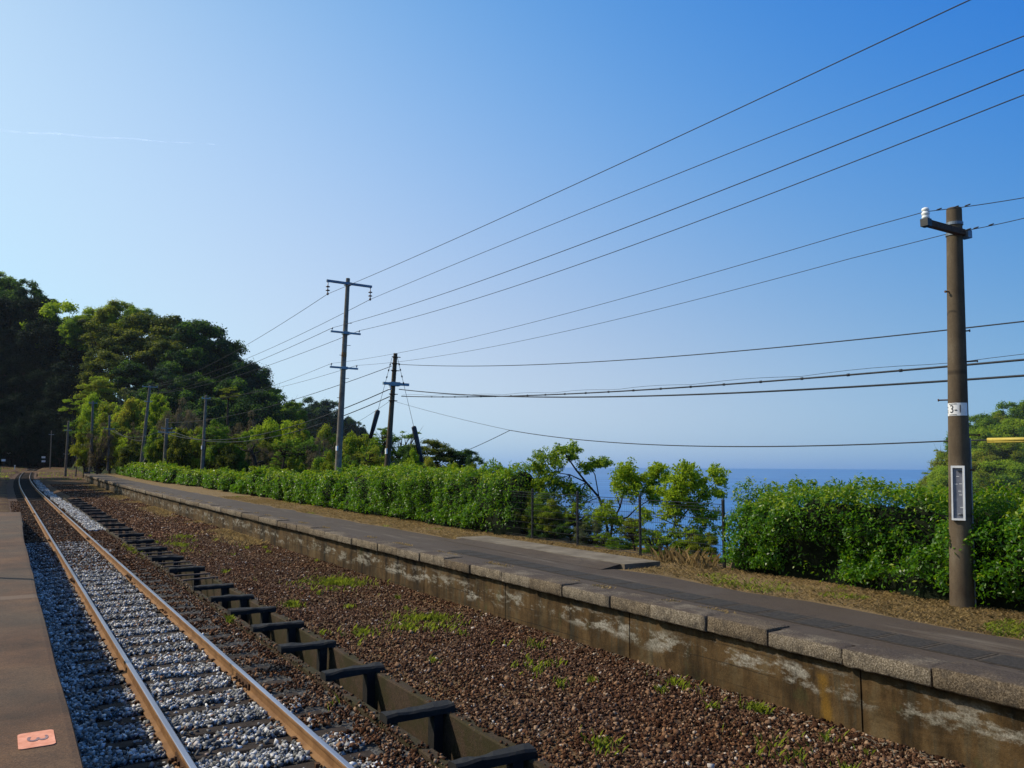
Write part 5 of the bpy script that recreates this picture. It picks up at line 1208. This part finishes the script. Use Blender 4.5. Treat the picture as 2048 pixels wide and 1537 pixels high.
wire('third power wire from the top, from the middle crossarm', quad_x([(1300, 440), (1700, 283), (2048, 133)], 10.5, -12, bL+Vector((.06, 0, .15))), .009)
wire('fourth power wire from the top, from the right of the middle crossarm', quad_x([(1300, 480), (1700, 329), (2048, 184)], 11.6, -12, bR+Vector((-.06, 0, .15))), .009)
s5 = dR+Vector((-.06, 0, .15)); s6 = dL+Vector((.06, 0, .15))
i2 = at(1896, 468, 11.0)
w5 = quad_x([(801, 714), (1043, 666), (1258, 611), (1480, 547), (1700, 485)], INS1.x, INS1.y, s6); dl = INS1-w5[-1]; w5 = [p+dl*(i/(len(w5)-1)) for i, p in enumerate(w5)]
wire('thin wire tied to the white insulator of the thick pole', w5+sag(INS1, onx(2048, 396, INS1.x+.15), .01)[1:]+sag(onx(2048, 396, INS1.x+.15), INS1.lerp(onx(2048, 396, INS1.x+.15), 9), 0, 4)[1:], .0055, ties=[(INS1.lerp(onx(2048, 396, INS1.x+.15), q), Vector((0, -1, .1))) for q in (.12, .3, .42)])
w6 = quad_x([(856, 722), (1043, 688), (1258, 645), (1480, 585), (1700, 523)], i2.x, i2.y, s5); dl = i2-w6[-1]; w6 = [p+dl*(i/(len(w6)-1)) for i, p in enumerate(w6)]
wire('thin wire passing just under the bracket of the thick pole', w6+sag(i2, onx(2048, 437, i2.x+.1), .01)[1:]+sag(onx(2048, 437, i2.x+.1), i2.lerp(onx(2048, 437, i2.x+.1), 9), 0, 4)[1:], .0055, ties=[(i2.lerp(onx(2048, 437, i2.x+.1), q), Vector((0, -1, .1))) for q in (.25, .35, .55)])
# cables from the stayed pole to the right
q7 = b3.lerp(t3, (968-729)/260.)+Vector((.15, -.1, 0))
wire('single dark cable, uppermost of those from the stayed pole', quad_x([(1000, 730), (1300, 717), (1600, 693), (1900, 657), (2048, 640)], 14.6, -6, q7), .013, 'cable', 'overhead_cable')
q8 = cD+Vector((-.2, -.17, -.22))
c8 = quad_x([(880, 796), (950, 796), (1050, 791), (1180, 787), (1330, 779), (1480, 770), (1900, 736), (2048, 719)], 14.2, -6, at(803, 793, D3))
wire('cable with small hanger clips along it, under a thin carrier wire', c8, .020, 'cable', 'overhead_cable', ties=[(p, Vector((0, -1, .02))) for p in c8[6:66:2]])
cc = [p+Vector((0, 0, .05+.05*abs(math.sin(i*.55)))) for i, p in enumerate(c8)]
wire('hair thin carrier wire just above the clipped cable', cc, .005, 'wire', 'carrier_wire')
wire('thick plain cable, lowest of the pair crossing the thick pole', quad_x([(872, 786), (950, 791), (1050, 794), (1250, 793), (1480, 787), (1900, 762), (2048, 750)], 14.3, -6, at(798, 779, D3)), .021, 'cable', 'overhead_cable')
# dropped cable with its support
J = at(1020, 861, 27)
jr = onx(1905, 882, 12.9); je = onx(2075, 879, 13.0)
wire('lone low cable crossing in front of the sea horizon towards the yellow guard', [J]+[J.lerp(jr, i/24)-Vector((0, 0, 4*.28*(i/24)*(1-i/24)))-Vector((0, 0, 0)) for i in range(1, 25)]+sag(jr, je, .0, 6)[1:], .012, 'cable', 'overhead_cable')
wire('short steep end of the low cable going down to the trees', sag(J, at(930, 903, 33), .02, 10), .012, 'cable', 'overhead_cable')
wire('thin support wire from the stayed pole down to the low cable', sag(b3.lerp(t3, (968-803)/260.)+Vector((.15, 0, 0)), J, .05, 16), .007)
yg = MB(); ya = onx(1975, 880, 12.95); yb = onx(2110, 878, 13.0); d = (yb-ya)
yg.tube([ya, yb], .030, 10); yg.tube([ya+Vector((0, 0, -.035)), yb+Vector((0, 0, -.035))], .016, 8)
o = yg.build('cable_guard', M['yellow_guard'], None, True); tag(o, 'weathered yellow tube over the low cable right of the thick pole', 'cable guard')
# wires from the slender pole to the left
for k, (A, px, pyy, lab, s) in enumerate([(HANG[0], 299, 772, 'upper left power wire from the left end of the top crossarm', .75), (HANG[1], 304, 773, 'second left power wire from the right end of the top crossarm', .75), (bL+Vector((.06, 0, .15)), 297, 787, 'third left power wire from the middle crossarm', .6), (bR+Vector((-.06, 0, .15)), 301, 788, 'fourth left power wire from the middle crossarm', .6),
                                      (s5, 410, 796, 'faint thin wire from the lowest crossarm going left, upper', .35), (s6, 413, 800, 'faint thin wire from the lowest crossarm going left, lower', .35)]):
    wire(lab, sag(A, at(px, pyy, 84 if k < 4 else 66), s), .011 if k < 4 else .008)
A6 = B6.lerp(T6, .72)
wire('single cable from the top of the stayed pole down to the left', sag(b3.lerp(t3, (968-733)/260.)+Vector((-.15, 0, 0)), B6.lerp(T6, .92), .7), .016, 'cable', 'overhead_cable')
wire('upper of the two sagging cables across the scrub', sag(q8, A6+Vector((-.6, -.1, .1)), 1.55), .024, 'cable', 'overhead_cable')
wire('lower of the two sagging cables across the scrub', sag(b3.lerp(t3, (968-794)/260.)+Vector((-.15, 0, 0)), A6+Vector((.6, -.1, .1)), 1.55), .024, 'cable', 'overhead_cable')
wire('thin beaded wire under the sagging cables by the stayed pole', sag(b3.lerp(t3, (968-804)/260.)+Vector((-.15, 0, 0)), at(560, 905, 60), .5), .008)
A10 = B10.lerp(T10, .72)
wire('short sagging cable between the two short far poles, upper', sag(A10, A6+Vector((-.6, 0, .1)), .8, 14), .022, 'cable', 'overhead_cable')
wire('short sagging cable between the two short far poles, lower', sag(A10+Vector((.5, 0, 0)), A6+Vector((.3, 0, 0)), 1.1, 14), .022, 'cable', 'overhead_cable')

# ---------------------------------------------------------------- tunnel and its small things
TX = xt(TUNNEL_Y); tz = g(TUNNEL_Y)-.15
tn = tag(empty('tunnel_portal', (TX, TUNNEL_Y, tz)), 'black railway tunnel mouth in a dark stone face under the hill', 'tunnel')
n = 20; R = 2.3; spring = 2.6; arch = [(-R, 0)]+[(-R*math.cos(math.pi*i/n), spring+R*math.sin(math.pi*i/n)) for i in range(n+1)]+[(R, 0)]
outer = [(-6.5, 0)]+[(-6.5+13*i/n, 7.4) for i in range(n+1)]+[(6.5, 0)]
mb = MB(); k = len(arch); vs = [(x, 0, z) for x, z in arch]+[(x, 0, z) for x, z in outer]+[(x, .8, z) for x, z in outer]
mb.add(vs, [(i, i+1, k+i+1, k+i) for i in range(k-1)]+[(k+i, k+i+1, 2*k+i+1, 2*k+i) for i in range(k-1)]); o = mb.build('portal_face', M['portal_stone'], tn)
mb = MB(); vs = [(x, y, z) for y in (0, 17) for x, z in arch]; mb.add(vs, [(i, k+i, k+i+1, i+1) for i in range(k-1)]+[tuple(range(k, 2*k))]); mb.build('tunnel_lining', M['tunnel_dark'], tn)
mb = MB(); a2 = [(x*1.14, (z-spring)*1.14+spring if z > spring else z) for x, z in arch]; vs = [(x, -.12, z) for x, z in arch]+[(x, -.12, z) for x, z in a2]+[(x, 0.01, z) for x, z in a2]; mb.add(vs, [(i, i+1, k+i+1, k+i) for i in range(k-1)]+[(k+i, k+i+1, 2*k+i+1, 2*k+i) for i in range(k-1)]); mb.build('arch_ring', M['portal_stone'], tn)
mb = MB(); mb.box(-3.3, 3.3, .8, 18, 6.2, 7.0); mb.build('roof_fill', M['portal_stone'], tn)
def sign(label, px, ys_, yb, depth, w, h, group='small signs by the tunnel'):
    B = at(px, yb, depth); rt = tag(empty('trackside_sign', B), label, 'sign', group)
    top = at(px, min(ys_)-1, depth); mb = MB(); mb.tube([B, (B.x, B.y, top.z)], .04, 6); mb.build('post', M['dark_steel']).parent = rt
    rt.children[0].location = -B
    for y in ys_:
        c = at(px, y, depth); mb = MB(); mb.box(c.x-w, c.x+w, B.y-.09, B.y-.05, c.z-h, c.z+h); rel(mb.build('sign_plate', M['white_plate']), rt)
sign('small pale double sign on a post right of the tunnel mouth', 87, (915, 923), 938, 178, .38, .22)
sign('small pale sign on a post at the left of the tunnel mouth', 7, (921,), 940, 170, .38, .24)
sign('dim pale board higher up left of the tunnel mouth', 18, (907,), 940, 182, .45, .20)
B = at(28, 941, 150); mk2 = tag(empty('marker_post', B), 'thin white leaning marker post beside the far track', 'post'); mb = MB(); mb.tube([B-Vector((0, 0, .5)), at(30, 932, 150)], .07, 6); mb.lathe(at(30, 932, 150), (0, 0, 1), [(0, .09), (.1, .09), (.12, .03)], 8); rel(mb.build('shaft', M['white_plate']), mk2)
B = at(175, 944, 112); bx = tag(empty('equipment_box', B), 'small blue grey box at the start of the far hedge', 'box'); mb = MB(); mb.box(-.35, .35, -.3, .3, -.3, .6); mb.box(-.4, .4, -.35, .35, .6, .68); mb.build('cabinet', M['blue_box'], bx); mb = MB(); mb.box(-.30, .30, -.315, -.301, -.2, .52); mb.build('door', M['blue_box'], bx)

# ---------------------------------------------------------------- post on the near platform whose shadow crosses it, and the high vapour trail
lp = tag(empty('lamp_post', (-2.1, 14.65, g(14.65)+1.0)), 'slim post on the brown platform, out of the photograph, throwing a thin shadow', 'lamp post')
mb = MB(); mb.tube([(0, 0, 0), (0, 0, 2.0), (0, 0, 4.2)], [.07, .06, .05], 10); mb.lathe((0, 0, 0), (0, 0, 1), [(0, .13), (.03, .13), (.05, .08)], 10); mb.build('shaft', M['dark_steel'], lp)
mb = MB(); mb.tube([(0, 0, 4.15), (.25, 0, 4.4), (.7, 0, 4.45)], .025, 8); mb.lathe((.75, 0, 4.45), (0, 0, -1), [(0, .05), (.05, .16), (.10, .20), (.12, .12)], 12); mb.build('lamp_head', M['dark_steel'], lp)
t = NT('vapour'); t.fin((.9, .9, .9), 1, 0)
tb = t.n.new('ShaderNodeBsdfTransparent'); mx_ = t.n.new('ShaderNodeMixShader')
nn_ = t.ramp(t.noise(.004, 6, .7), [(.35, 0), (.8, .28)])
t.l.new(nn_, mx_.inputs[0]); t.l.new(tb.outputs[0], mx_.inputs[1]); tl_ = t.n.new('ShaderNodeBsdfTranslucent'); tl_.inputs[0].default_value = (.95, .95, .95, 1); ad_ = t.n.new('ShaderNodeAddShader'); t.l.new(t.b.outputs[0], ad_.inputs[0]); t.l.new(tl_.outputs[0], ad_.inputs[1]); t.l.new(ad_.outputs[0], mx_.inputs[2]); t.l.new(mx_.outputs[0], t.out.inputs['Surface'])
A = at(-200, 248, 14000); B = at(430, 290, 14000)
mb = MB(); n = 40; mb.tube([A.lerp(B, i/n)+Vector((0, 0, 12*math.sin(i*.7))) for i in range(n+1)], [22*(1-i/n)+3 for i in range(n+1)], 6)
o = mb.build('vapour_trail', t.m, None, True); tag(o, 'faint thin white vapour trail high in the pale sky at the left', 'vapour trail')

# ---------------------------------------------------------------- thin sea haze
hz = mesh_data('haze', CUBE*np.array([1500, 1500, 65])+np.array([600, 900, 30.5]), [tuple(q) for q in CQ], [])
hm = bpy.data.materials.new('haze'); hm.use_nodes = True; hn = hm.node_tree
hn.nodes.remove(hn.nodes['Principled BSDF']); pv = hn.nodes.new('ShaderNodeVolumePrincipled')
pv.inputs['Color'].default_value = (.80, .90, 1.0, 1); pv.inputs['Density'].default_value = HAZE
hn.links.new(pv.outputs[0], hn.nodes['Material Output'].inputs['Volume']); hz.materials.append(hm)
tag(link('haze', hz), kind='stuff')
